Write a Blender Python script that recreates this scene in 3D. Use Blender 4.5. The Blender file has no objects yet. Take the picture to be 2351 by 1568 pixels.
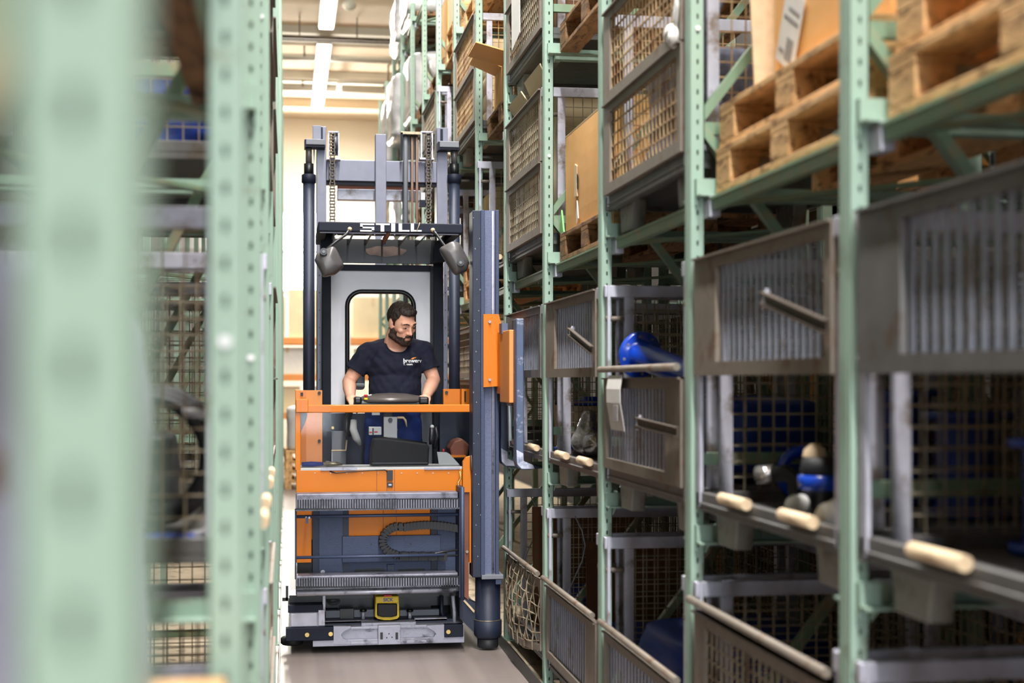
import bpy, bmesh, math, random
from math import sin, cos, pi, radians
from mathutils import Vector, Matrix, noise

random.seed(7)
SC = bpy.context.scene
COL = SC.collection
R = radians

# ------------------------------------------------------------------ camera, light, exposure
FPX = 3265.3                     # focal length in pixels of the 2351 px wide frame (50 mm on 36 mm)
YAW = R(8.975)
CX, CY = 1175.5, 874.0           # principal column, horizon row
CAMH = 1.62
cam_d = bpy.data.cameras.new('camera')
cam = bpy.data.objects.new('camera', cam_d)
COL.objects.link(cam)
cam_d.sensor_width = 36.0
cam_d.lens = 50.0
cam_d.shift_y = 90.0 / 2351.0
cam_d.clip_start = 0.05
cam_d.clip_end = 120
cam.location = (0, 0, CAMH)
cam.rotation_euler = (pi / 2, 0, -YAW)
cam_d.dof.use_dof = True
cam_d.dof.focus_distance = 8.6
cam_d.dof.aperture_fstop = 2.0
SC.camera = cam

SC.view_settings.view_transform = 'Standard'
SC.view_settings.look = 'None'
SC.view_settings.gamma = 1.0
SC.view_settings.use_curve_mapping = False
SC.view_settings.exposure = 0.0
try:
    SC.cycles.use_denoising = True
    SC.cycles.max_bounces = 7
    SC.cycles.diffuse_bounces = 4
    SC.cycles.glossy_bounces = 3
    SC.cycles.transmission_bounces = 5
    SC.cycles.transparent_max_bounces = 6
    SC.cycles.sample_clamp_indirect = 6.0
    SC.cycles.caustics_reflective = False
    SC.cycles.caustics_refractive = False
except Exception:
    pass

world = bpy.data.worlds.new('world')
SC.world = world
world.use_nodes = True
world.node_tree.nodes['Background'].inputs[0].default_value = (0.78, 0.86, 1.0, 1)
world.node_tree.nodes['Background'].inputs[1].default_value = 1.0


def area_light(name, loc, rot, sx, sy, power, color):
    d = bpy.data.lights.new(name, 'AREA')
    d.shape = 'RECTANGLE'
    d.size, d.size_y = sx, sy
    d.energy = power
    d.color = color
    o = bpy.data.objects.new(name, d)
    o.location, o.rotation_euler = loc, rot
    COL.objects.link(o)
    return o


# daylight through the open hall gate behind the photographer
area_light('gate_daylight', (0.0, -20.0, 3.6), (R(90), 0, 0), 2.2, 6.6, 1750, (0.83, 0.91, 1.0))
# daylight through the big window in the far end wall
area_light('window_daylight', (0.0, 34.4, 4.7), (R(-90), 0, 0), 2.0, 1.9, 1200, (1.0, 0.93, 0.82))


# ------------------------------------------------------------------ pixel <-> place helpers
S_, C_ = sin(YAW), cos(YAW)


def X_at(px, Y):
    t = (px - CX) / FPX
    return Y * (S_ + t * C_) / (C_ - t * S_)


def W(px, py, Y):
    """the point at depth Y that the photograph shows at pixel (px, py)"""
    X = X_at(px, Y)
    return Vector((X, Y, CAMH - (py - CY) * (X * S_ + Y * C_) / FPX))


def Z_at(py, X, Y):
    return CAMH - (py - CY) * (X * S_ + Y * C_) / FPX


# ------------------------------------------------------------------ materials
def srgb(r, g, b):
    f = lambda c: (c / 255) / 12.92 if c / 255 <= 0.04045 else ((c / 255 + 0.055) / 1.055) ** 2.4
    return (f(r), f(g), f(b), 1.0)


M = {}


def mat(name, rgb, rough=0.5, metal=0.0, var=0.12, scale=6.0, dirt=None, dirt_amt=0.35, dirt_scale=9.0,
        bump=0.0, bump_scale=60.0, stretch=(1, 1, 1), trans=0.0, emit=None, emit_s=0.0, sheen=0.0, coat=0.0, rnd=0.0, spec=0.5):
    m = bpy.data.materials.new(name)
    m.use_nodes = True
    nt = m.node_tree
    b = nt.nodes['Principled BSDF']
    b.inputs['Roughness'].default_value = rough
    b.inputs['Metallic'].default_value = metal
    b.inputs['Specular IOR Level'].default_value = spec
    if trans:
        b.inputs['Transmission Weight'].default_value = trans
    if sheen:
        b.inputs['Sheen Weight'].default_value = sheen
    if coat:
        b.inputs['Coat Weight'].default_value = coat
    if emit is not None:
        b.inputs['Emission Color'].default_value = srgb(*emit)
        b.inputs['Emission Strength'].default_value = emit_s
    base = srgb(*rgb)
    tc = nt.nodes.new('ShaderNodeTexCoord')
    mp = nt.nodes.new('ShaderNodeMapping')
    mp.inputs['Scale'].default_value = stretch
    nt.links.new(tc.outputs['Object'], mp.inputs['Vector'])
    ns = nt.nodes.new('ShaderNodeTexNoise')
    ns.inputs['Scale'].default_value = scale
    ns.inputs['Detail'].default_value = 5.0
    nt.links.new(mp.outputs[0], ns.inputs['Vector'])
    hsv = nt.nodes.new('ShaderNodeHueSaturation')
    hsv.inputs['Color'].default_value = base
    mr = nt.nodes.new('ShaderNodeMapRange')
    mr.inputs[1].default_value = 0.3
    mr.inputs[2].default_value = 0.7
    mr.inputs[3].default_value = 1.0 - var
    mr.inputs[4].default_value = 1.0 + var
    nt.links.new(ns.outputs[0], mr.inputs[0])
    val = mr.outputs[0]
    if rnd:
        oi = nt.nodes.new('ShaderNodeObjectInfo')
        m2 = nt.nodes.new('ShaderNodeMapRange')
        m2.inputs[3].default_value = 1.0 - rnd
        m2.inputs[4].default_value = 1.0 + rnd
        nt.links.new(oi.outputs['Random'], m2.inputs[0])
        mu = nt.nodes.new('ShaderNodeMath')
        mu.operation = 'MULTIPLY'
        nt.links.new(val, mu.inputs[0])
        nt.links.new(m2.outputs[0], mu.inputs[1])
        val = mu.outputs[0]
    nt.links.new(val, hsv.inputs['Value'])
    out = hsv.outputs[0]
    if dirt is not None:
        n2 = nt.nodes.new('ShaderNodeTexNoise')
        n2.inputs['Scale'].default_value = dirt_scale
        n2.inputs['Detail'].default_value = 8.0
        n2.inputs['Roughness'].default_value = 0.65
        nt.links.new(mp.outputs[0], n2.inputs['Vector'])
        r2 = nt.nodes.new('ShaderNodeMapRange')
        r2.inputs[1].default_value = 0.62 - dirt_amt * 0.35
        r2.inputs[2].default_value = 0.72 - dirt_amt * 0.2
        nt.links.new(n2.outputs[0], r2.inputs[0])
        mx = nt.nodes.new('ShaderNodeMix')
        mx.data_type = 'RGBA'
        nt.links.new(r2.outputs[0], mx.inputs[0])
        nt.links.new(out, mx.inputs[6])
        mx.inputs[7].default_value = srgb(*dirt)
        out = mx.outputs[2]
    nt.links.new(out, b.inputs['Base Color'])
    if bump:
        n3 = nt.nodes.new('ShaderNodeTexNoise')
        n3.inputs['Scale'].default_value = bump_scale
        n3.inputs['Detail'].default_value = 4.0
        nt.links.new(mp.outputs[0], n3.inputs['Vector'])
        bp = nt.nodes.new('ShaderNodeBump')
        bp.inputs['Strength'].default_value = bump
        bp.inputs['Distance'].default_value = 0.01
        nt.links.new(n3.outputs[0], bp.inputs['Height'])
        nt.links.new(bp.outputs[0], b.inputs['Normal'])
    M[name] = m
    return m


mat('rack_green', (151, 176, 161), 0.6, 0, 0.06, 2.5, dirt=(128, 138, 120), dirt_amt=0.12, spec=0.3)
mat('beam_green', (128, 156, 130), 0.5, 0, 0.12, 3.0, dirt=(160, 150, 118), dirt_amt=0.4)
mat('galvanised', (188, 188, 202), 0.42, 0.2, 0.12, 14, dirt=(128, 116, 108), dirt_amt=0.25)
mat('dusty_steel', (124, 114, 103), 0.6, 0.1, 0.14, 9, dirt=(104, 82, 64), dirt_amt=0.3)
mat('grey_steel', (106, 105, 105), 0.5, 0.3, 0.14, 8, dirt=(96, 84, 74), dirt_amt=0.25)
mat('wire', (158, 146, 124), 0.6, 0.1, 0.15, 20, dirt=(110, 82, 56), dirt_amt=0.3)
mat('rusty_wire', (186, 158, 118), 0.7, 0.1, 0.2, 16, dirt=(130, 84, 46), dirt_amt=0.45)
mat('bar_steel', (150, 156, 172), 0.4, 0.3, 0.12, 12, dirt=(120, 110, 104), dirt_amt=0.2)
mat('foot_steel', (150, 150, 144), 0.5, 0.25, 0.16, 9, dirt=(98, 92, 84), dirt_amt=0.35)
mat('pallet_wood', (226, 180, 126), 0.75, 0, 0.2, 5, dirt=(128, 92, 58), dirt_amt=0.3, bump=0.25, bump_scale=40, stretch=(4, 1, 4), rnd=0.12)
mat('old_wood', (150, 112, 76), 0.8, 0, 0.25, 6, dirt=(92, 64, 42), dirt_amt=0.4, bump=0.3, bump_scale=40, stretch=(4, 1, 4), rnd=0.14)
mat('cardboard', (240, 184, 116), 0.75, 0, 0.06, 3, bump=0.1, bump_scale=30, rnd=0.05)
mat('cardboard_edge', (214, 190, 156), 0.8, 0, 0.1, 30)
mat('cream_carton', (222, 204, 168), 0.75, 0, 0.06, 4, rnd=0.06)
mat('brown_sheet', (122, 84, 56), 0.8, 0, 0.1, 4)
mat('paper', (226, 224, 220), 0.7, 0, 0.04, 12)
mat('print_grey', (150, 146, 146), 0.7, 0, 0.15, 60)
mat('film', (204, 203, 206), 0.22, 0, 0.06, 6, bump=0.8, bump_scale=14, spec=0.7)
mat('silver_film', (190, 186, 184), 0.18, 0.75, 0.2, 9, bump=0.9, bump_scale=22)
mat('lilac_film', (206, 208, 248), 0.35, 0, 0.08, 4, bump=0.6, bump_scale=9)
mat('blue_plastic', (24, 70, 190), 0.22, 0, 0.08, 3, coat=0.4)
mat('dark_blue', (28, 60, 150), 0.45, 0, 0.15, 4)
mat('cable_grey', (96, 98, 112), 0.35, 0.4, 0.3, 40)
mat('black_rubber', (30, 31, 36), 0.55, 0, 0.2, 20)
mat('slate', (62, 73, 102), 0.5, 0.15, 0.06, 40, bump=0.15, bump_scale=160)
mat('slate_dark', (38, 45, 64), 0.5, 0.15, 0.1, 20, bump=0.1, bump_scale=160)
mat('mast_steel', (114, 116, 132), 0.42, 0.25, 0.06, 12, dirt=(120, 120, 134), dirt_amt=0.2)
mat('orange', (214, 120, 14), 0.42, 0, 0.05, 3, coat=0.05, spec=0.3)
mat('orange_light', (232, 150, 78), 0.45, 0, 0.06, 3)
mat('navy', (18, 24, 42), 0.6, 0.0, 0.08, 8, spec=0.3)
mat('black', (16, 17, 20), 0.4, 0, 0.1, 8)
mat('black_gloss', (6, 6, 9), 0.25, 0, 0.05, 8, spec=0.2)
mat('dark_plastic', (46, 46, 50), 0.35, 0, 0.1, 8)
mat('bright_steel', (158, 158, 172), 0.38, 0.25, 0.1, 18, dirt=(70, 70, 78), dirt_amt=0.2)
mat('worn_steel', (92, 94, 104), 0.42, 0.3, 0.3, 24, dirt=(40, 40, 46), dirt_amt=0.4)
mat('fork_steel', (82, 96, 124), 0.45, 0.15, 0.1, 14, dirt=(206, 206, 222), dirt_amt=0.08)
mat('scraped_steel', (200, 200, 214), 0.35, 0.6, 0.2, 20, dirt=(110, 120, 145), dirt_amt=0.35)
mat('cab_grey', (246, 244, 248), 0.4, 0.05, 0.04, 3)
mat('panel_grey', (120, 124, 132), 0.5, 0, 0.06, 6)
mat('pale_grey', (196, 198, 198), 0.5, 0, 0.05, 6)
mat('drive_chain', (84, 76, 66), 0.4, 0.4, 0.25, 60)
mat('pillar_grey', (100, 108, 138), 0.5, 0.1, 0.1, 60, bump=0.2, bump_scale=160)
mat('rail_grey', (122, 122, 136), 0.4, 0.3, 0.15, 20, dirt=(70, 70, 80), dirt_amt=0.3)
mat('mirror_shell', (84, 81, 82), 0.32, 0, 0.12, 8)
mat('worn_brown', (92, 76, 70), 0.6, 0, 0.3, 20)
mat('chain_steel', (150, 138, 116), 0.35, 0.6, 0.25, 60)
mat('hose_brown', (150, 122, 104), 0.55, 0, 0.1, 20)
mat('rust_brown', (122, 74, 56), 0.6, 0.1, 0.15, 9)
mat('white_paint', (240, 240, 244), 0.4, 0, 0.02, 9)
mat('yellow', (226, 192, 30), 0.4, 0, 0.08, 10)
mat('red', (200, 30, 40), 0.35, 0, 0.05, 10)
mat('print_blue', (40, 60, 150), 0.5, 0, 0.05, 10)
mat('brass', (206, 176, 110), 0.35, 0.7, 0.1, 30)
mat('skin', (228, 172, 146), 0.5, 0, 0.05, 14, bump=0.05, bump_scale=120)
mat('dark_bronze', (72, 60, 50), 0.5, 0.1, 0.2, 12)
mat('lid_grey', (92, 86, 84), 0.3, 0.1, 0.05, 4)
mat('bag_black', (34, 34, 37), 0.7, 0, 0.12, 14)
mat('lip', (176, 112, 98), 0.5, 0, 0.05, 14)
mat('hair', (42, 30, 24), 0.55, 0, 0.3, 60, bump=0.6, bump_scale=140, stretch=(1, 1, 0.4))
mat('beard', (54, 38, 30), 0.7, 0, 0.3, 90, bump=0.5, bump_scale=200)
mat('eye_white', (150, 130, 122), 0.3, 0, 0.02, 10)
mat('shirt', (8, 14, 40), 0.85, 0, 0.1, 7, bump=0.2, bump_scale=9)
mat('jeans', (36, 62, 140), 0.85, 0, 0.16, 12, bump=0.2, bump_scale=60)
mat('logo_orange', (246, 160, 70), 0.6, 0, 0.02, 5)
mat('green_sheet', (120, 190, 110), 0.5, 0, 0.1, 5)
mat('concrete', (206, 194, 178), 0.85, 0, 0.06, 1.5)
mat('ceiling_paint', (222, 204, 178), 0.85, 0, 0.06, 0.8)
mat('wall_paint', (246, 242, 230), 0.85, 0, 0.04, 0.6)
mat('shade_wall', (64, 60, 56), 0.9, 0, 0.1, 1)
mat('pipe_white', (226, 222, 212), 0.5, 0, 0.04, 3)
mat('plinth', (196, 178, 152), 0.8, 0, 0.12, 4, dirt=(120, 104, 86), dirt_amt=0.25)
mat('rail_steel', (60, 62, 60), 0.45, 0.4, 0.2, 6)
mat('lamp_glow', (255, 250, 240), 0.5, 0, 0.0, 1, emit=(255, 246, 228), emit_s=9.0)
mat('window_glow', (255, 255, 255), 0.5, 0, 0.0, 1, emit=(255, 252, 246), emit_s=6.0)
mat('steel_paint', (216, 214, 210), 0.5, 0, 0.04, 3)


def floor_material():
    m = mat('floor_coat', (136, 125, 121), 0.38, 0, 0.07, 0.9, dirt=(128, 120, 118), dirt_amt=0.22, dirt_scale=1.6, bump=0.04, bump_scale=30)
    nt = m.node_tree
    b = nt.nodes['Principled BSDF']
    # faint wheel tracks running down the aisle
    tc = nt.nodes.new('ShaderNodeTexCoord')
    wv = nt.nodes.new('ShaderNodeTexNoise')
    mp = nt.nodes.new('ShaderNodeMapping')
    mp.inputs['Scale'].default_value = (5.0, 0.06, 1)
    nt.links.new(tc.outputs['Object'], mp.inputs[0])
    nt.links.new(mp.outputs[0], wv.inputs['Vector'])
    wv.inputs['Scale'].default_value = 1.6
    mr = nt.nodes.new('ShaderNodeMapRange')
    mr.inputs[1].default_value = 0.4
    mr.inputs[2].default_value = 0.6
    mr.inputs[3].default_value = 0.9
    mr.inputs[4].default_value = 1.06
    nt.links.new(wv.outputs[0], mr.inputs[0])
    src = b.inputs['Base Color'].links[0].from_socket
    h = nt.nodes.new('ShaderNodeHueSaturation')
    nt.links.new(src, h.inputs['Color'])
    nt.links.new(mr.outputs[0], h.inputs['Value'])
    nt.links.new(h.outputs[0], b.inputs['Base Color'])


floor_material()


def glass_material():
    """thin clear sheet: mostly see-through, with a real reflection"""
    m = bpy.data.materials.new('clear_sheet')
    m.use_nodes = True
    nt = m.node_tree
    nt.nodes.remove(nt.nodes['Principled BSDF'])
    out = nt.nodes['Material Output']
    tr = nt.nodes.new('ShaderNodeBsdfTransparent')
    tr.inputs[0].default_value = (0.86, 0.87, 0.88, 1)
    gl = nt.nodes.new('ShaderNodeBsdfGlossy')
    gl.inputs['Roughness'].default_value = 0.05
    gl.inputs[0].default_value = (0.9, 0.9, 0.9, 1)
    fr = nt.nodes.new('ShaderNodeFresnel')
    fr.inputs[0].default_value = 1.16
    mx = nt.nodes.new('ShaderNodeMixShader')
    nt.links.new(fr.outputs[0], mx.inputs[0])
    nt.links.new(tr.outputs[0], mx.inputs[1])
    nt.links.new(gl.outputs[0], mx.inputs[2])
    nt.links.new(mx.outputs[0], out.inputs[0])
    M['clear_sheet'] = m


glass_material()

# ------------------------------------------------------------------ mesh builder
ORG = {}


class MB:
    def __init__(self):
        self.v, self.f, self.s = [], [], []

    def add(self, vs, fs, smooth=False):
        k = len(self.v)
        self.v += [Vector(p) for p in vs]
        self.f += [[i + k for i in q] for q in fs]
        self.s += [smooth] * len(fs)
        return self

    def box(self, x0, x1, y0, y1, z0, z1):
        x0, x1 = min(x0, x1), max(x0, x1)
        y0, y1 = min(y0, y1), max(y0, y1)
        z0, z1 = min(z0, z1), max(z0, z1)
        vs = [(x, y, z) for x in (x0, x1) for y in (y0, y1) for z in (z0, z1)]
        return self.add(vs, [(0, 1, 3, 2), (4, 6, 7, 5), (0, 4, 5, 1), (2, 3, 7, 6), (0, 2, 6, 4), (1, 5, 7, 3)])

    def pbox(self, px0, px1, py0, py1, Y0, Y1):
        """box whose front face at depth Y0 fills the given rows and columns of the photograph, running back to Y1"""
        a, b = X_at(px0, Y0), X_at(px1, Y0)
        xm = (a + b) / 2
        return self.box(a, b, Y0, Y1, Z_at(py0, xm, Y0), Z_at(py1, xm, Y0))

    def bar(self, p, q, w, h, up=(0, 0, 1)):
        p, q = Vector(p), Vector(q)
        d = (q - p).normalized()
        up = Vector(up)
        if abs(d.dot(up)) > 0.97:
            up = Vector((0, 1, 0))
        sx = d.cross(up).normalized() * (w / 2)
        sz = sx.cross(d).normalized() * (h / 2)
        vs = [p - sx - sz, p + sx - sz, p + sx + sz, p - sx + sz, q - sx - sz, q + sx - sz, q + sx + sz, q - sx + sz]
        return self.add(vs, [(0, 3, 2, 1), (4, 5, 6, 7), (0, 1, 5, 4), (1, 2, 6, 5), (2, 3, 7, 6), (3, 0, 4, 7)])

    def tube(self, pts, r, n=8, caps=True, closed=False):
        pts = [Vector(p) for p in pts]
        rs = r if isinstance(r, (list, tuple)) else [r] * len(pts)
        m = len(pts)
        vs, fs = [], []
        prev = None
        for i, p in enumerate(pts):
            if closed:
                d = (pts[(i + 1) % m] - pts[i - 1]).normalized()
            else:
                d = (pts[min(i + 1, m - 1)] - pts[max(i - 1, 0)]).normalized()
            a = prev if prev is not None else (Vector((0, 0, 1)) if abs(d.z) < 0.9 else Vector((1, 0, 0)))
            u = (a - d * a.dot(d)).normalized()
            prev = u
            w = d.cross(u)
            for k in range(n):
                t = 2 * pi * k / n
                vs.append(p + (u * cos(t) + w * sin(t)) * rs[i])
        for i in range(m if closed else m - 1):
            j = (i + 1) % m
            for k in range(n):
                fs.append((i * n + k, i * n + (k + 1) % n, j * n + (k + 1) % n, j * n + k))
        self.add(vs, fs, True)
        if caps and not closed:
            self.add(vs[:n], [tuple(reversed(range(n)))])
            self.add(vs[-n:], [tuple(range(n))])
        return self

    def cyl(self, p, q, r, n=16, r2=None):
        return self.tube([p, q], [r, r if r2 is None else r2], n)

    def prism(self, poly, a, b, axis='y'):
        """extrude a 2-D polygon: axis y -> poly in (x, z); axis x -> (y, z); axis z -> (x, y)"""
        def P(u, w, t):
            return {'y': (u, t, w), 'x': (t, u, w), 'z': (u, w, t)}[axis]
        n = len(poly)
        vs = [P(u, w, a) for u, w in poly] + [P(u, w, b) for u, w in poly]
        fs = [tuple(range(n)), tuple(reversed(range(n, 2 * n)))]
        fs += [(i, (i + 1) % n, n + (i + 1) % n, n + i) for i in range(n)]
        return self.add(vs, fs)

    def lathe(self, c, prof, n=24, axis='z', ang=2 * pi):
        """profile of (radius, height) about a vertical (or other) axis through c"""
        c = Vector(c)
        vs, fs = [], []
        m = len(prof)
        full = ang > 6.28
        cols = n if full else n + 1
        for k in range(cols):
            t = ang * k / n
            for r, h in prof:
                a, b = r * cos(t), r * sin(t)
                vs.append(c + Vector({'z': (a, b, h), 'y': (a, h, b), 'x': (h, a, b)}[axis]))
        for k in range(n):
            j = (k + 1) % cols
            for i in range(m - 1):
                fs.append((k * m + i, j * m + i, j * m + i + 1, k * m + i + 1))
        return self.add(vs, fs, True)

    def ball(self, c, r, nu=16, nv=10, rot=None):
        c = Vector(c)
        rx, ry, rz = r if isinstance(r, (tuple, list)) else (r, r, r)
        vs, fs = [], []
        for j in range(nv + 1):
            ph = pi * j / nv
            for i in range(nu):
                t = 2 * pi * i / nu
                p = Vector((rx * sin(ph) * cos(t), ry * sin(ph) * sin(t), rz * cos(ph)))
                vs.append(c + (rot @ p if rot is not None else p))
        for j in range(nv):
            for i in range(nu):
                fs.append((j * nu + i, j * nu + (i + 1) % nu, (j + 1) * nu + (i + 1) % nu, (j + 1) * nu + i))
        return self.add(vs, fs, True)

    def cone_capsule(self, p, q, r1, r2, n=14):
        p, q = Vector(p), Vector(q)
        self.ball(p, r1, n, 10)
        self.ball(q, r2, n, 10)
        return self.tube([p, q], [r1, r2], n)

    def mesh(self, name, origin, flip=True):
        me = bpy.data.meshes.new(name)
        me.from_pydata([tuple(p - origin) for p in self.v], [], self.f)
        me.polygons.foreach_set('use_smooth', self.s)
        bm = bmesh.new()
        bm.from_mesh(me)
        bmesh.ops.remove_doubles(bm, verts=bm.verts, dist=1e-6) if len(self.v) < 3000 else None
        bmesh.ops.recalc_face_normals(bm, faces=bm.faces)
        bm.to_mesh(me)
        bm.free()
        me.update()
        return me

    def build(self, name, material, parent=None, bevel=0.0, origin=None, label=None, stuff=False):
        if parent is not None:
            org = ORG[parent.name]
        elif origin is not None:
            org = Vector(origin)
        else:
            lo = [min(p[i] for p in self.v) for i in range(3)]
            hi = [max(p[i] for p in self.v) for i in range(3)]
            org = Vector(((lo[0] + hi[0]) / 2, (lo[1] + hi[1]) / 2, lo[2]))
        o = bpy.data.objects.new(name, self.mesh(name, org))
        COL.objects.link(o)
        o.data.materials.append(M[material])
        if parent is not None:
            o.parent = parent
        else:
            o.location = org
        ORG[o.name] = org
        if bevel:
            md = o.modifiers.new('bevel', 'BEVEL')
            md.width = bevel
            md.segments = 2
            md.limit_method = 'ANGLE'
            md.angle_limit = R(40)
        if label:
            o['label'] = label
        if stuff:
            o['kind'] = 'stuff'
        return o


def tag(o, label, cat, group=None):
    o['label'], o['category'] = label, cat
    if group:
        o['group'] = group
    return o


def thing(name, loc, label, cat, group=None, rz=0.0):
    o = bpy.data.objects.new(name, None)
    o.empty_display_size = 0.1
    COL.objects.link(o)
    o.location = loc
    o.rotation_euler = (0, 0, rz)
    ORG[o.name] = Vector(loc)
    return tag(o, label, cat, group)


def struct(o):
    o['kind'] = 'structure'
    return o


KIDS = {}


def kids(o):
    return [c for c in bpy.data.objects if c.parent is o]


def copy_tree(o, kidmap, parent=None):
    c = o.copy()
    COL.objects.link(c)
    if parent is not None:
        c.parent = parent
    for ch in kidmap.get(o.name, ()):
        copy_tree(ch, kidmap, c)
    return c


def make_kidmap(root):
    km = {}
    for c in bpy.data.objects:
        if c.parent is not None:
            km.setdefault(c.parent.name, []).append(c)
    return km


def place(proto, used, loc, rz, label, group=None):
    """first call moves the prototype itself, later calls copy it with all its parts"""
    o = proto['root'] if not proto['used'] else copy_tree(proto['root'], proto['km'])
    proto['used'] = True
    o.location = loc
    o.rotation_euler = (0, 0, rz)
    o['label'] = label
    if group:
        o['group'] = group
    return o


def proto_of(root):
    return {'root': root, 'km': make_kidmap(root), 'used': False}
# ------------------------------------------------------------------ the hall
HALL_Y0, HALL_Y1, HALL_H = -20.2, 35.0, 8.0
struct(MB().box(-1.5, 3.7, HALL_Y0, HALL_Y1 + 0.2, -0.2, 0.0).build('floor', 'floor_coat', origin=(0, 0, 0)))
struct(MB().box(-1.7, 3.9, HALL_Y0, HALL_Y1 + 0.2, HALL_H, HALL_H + 0.2).build('ceiling', 'ceiling_paint', origin=(0, 14, HALL_H)))
struct(MB().box(-1.7, -1.5, HALL_Y0, HALL_Y1 + 0.2, 0, HALL_H).build('shade_wall_left', 'shade_wall'))  # added dark wall close behind the left rack, keeps its inside dark
struct(MB().box(3.7, 3.9, HALL_Y0, HALL_Y1 + 0.2, 0, HALL_H).build('shade_wall_right', 'shade_wall'))  # added dark wall right behind the rear row, stops light leaking in
# far end wall with a tall opening for the window band
wb = MB()
wb.box(-1.5, 3.7, HALL_Y1, HALL_Y1 + 0.2, 5.75, HALL_H)
wb.box(-1.5, 3.7, HALL_Y1, HALL_Y1 + 0.2, 0, 3.75)
wb.box(0.75, 3.7, HALL_Y1, HALL_Y1 + 0.2, 3.75, 5.75)
wb.box(-1.5, -1.3, HALL_Y1, HALL_Y1 + 0.2, 3.75, 5.75)
struct(wb.build('wall_far_end', 'wall_paint'))
wf = MB()
for x in (-1.3, -0.3, 0.69):
    wf.box(x, x + 0.07, HALL_Y1 - 0.03, HALL_Y1 + 0.1, 3.75, 5.75)
for z in (3.75, 4.72, 5.69):
    wf.box(-1.3, 0.76, HALL_Y1 - 0.02, HALL_Y1 + 0.09, z, z + 0.06)
win = struct(wf.build('window_1', 'steel_paint'))
for x0, x1 in ((-1.23, -0.3), (-0.23, 0.69)):
    for z0, z1 in ((3.81, 4.72), (4.78, 5.69)):
        MB().box(x0, x1, HALL_Y1 + 0.02, HALL_Y1 + 0.03, z0, z1).build('pane', 'window_glow', win)
# ceiling ribs: shallow concrete beams crossing the aisle
for k, (ya, yb, zb, mt) in enumerate(((25.8, 26.9, 7.88, 'wall_paint'), (22.4, 23.4, 7.88, 'wall_paint'), (29.6, 30.5, 7.86, 'wall_paint'), (32.4, 33.0, 7.8, 'ceiling_paint'),
                                      (18.4, 19.4, 7.88, 'wall_paint'), (14.4, 15.4, 7.88, 'wall_paint'))):
    b = MB()
    b.prism([(ya, HALL_H), (ya + 0.06, zb), (yb - 0.06, zb), (yb, HALL_H)], -1.5, 3.7, 'x')
    struct(b.build('trim_%d' % (k + 1), mt))
# narrow cable tray with hangers, and two white pipes under the ceiling
t = thing('cable_tray', (0.6, 25.15, 7.6), 'thin cable tray hung on short rods across the far ceiling', 'cable tray')
b = MB()
b.box(-1.4, 3.6, 25.05, 25.08, 7.58, 7.64)
b.box(-1.4, 3.6, 25.22, 25.25, 7.58, 7.64)
b.build('side_rail', 'dusty_steel', t)
for x in [-1.2 + 0.5 * i for i in range(9)]:
    MB().box(x, x + 0.22, 25.05, 25.25, 7.6, 7.615).build('rung', 'dusty_steel', t)
for x in (-0.8, 0.2, 1.2, 2.2):
    MB().box(x, x + 0.02, 25.12, 25.14, 7.62, 8.0).build('hanger', 'dusty_steel', t)
for lab, Y, z, x0, x1, r in (('white ceiling pipe crossing the far aisle behind the second lamp', 27.1, 7.72, -1.4, 3.6, 0.07),
                             ('white ceiling pipe with a bent end, right of the lamp strip', 28.8, 7.66, 1.05, 3.6, 0.06),
                             ('white ceiling pipe nearest to the far end wall', 30.0, 7.74, -1.4, 3.6, 0.085)):
    p = thing('ceiling_pipe', ((x0 + x1) / 2, Y, z), lab, 'pipe', 'white pipes under the ceiling')
    b = MB()
    pts = [(x0, Y, z), (x1, Y, z)]
    if x0 > 0:
        pts = [(x0 + 0.02, Y + 1.2, z), (x0, Y + 0.3, z), (x0 + 0.05, Y + 0.08, z), (x0 + 0.25, Y, z), (x1, Y, z)]
    b.tube(pts, r, 12)
    b.build('pipe_run', 'pipe_white', p)
    for x in (2.0, 0.3 if x0 < 0 else 3.4):
        MB().box(x, x + 0.03, Y - r - 0.01, Y + r + 0.01, z, 8.0).build('clamp', 'dusty_steel', p)
# globe lamp under the ceiling
t = thing('ceiling_globe_lamp', (0.99, 23.2, 7.6), 'round pale globe lamp under the ceiling, right of the nearest strip lamp', 'lamp')
MB().ball((0.99, 23.2, 7.72), (0.115, 0.115, 0.1), 24, 16).build('globe', 'wall_paint', t)
MB().lathe((0.99, 23.2, 7.78), [(0.05, 0.0), (0.06, 0.03), (0.06, 0.22), (0.0, 0.22)], 20).build('holder', 'pipe_white', t)

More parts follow.
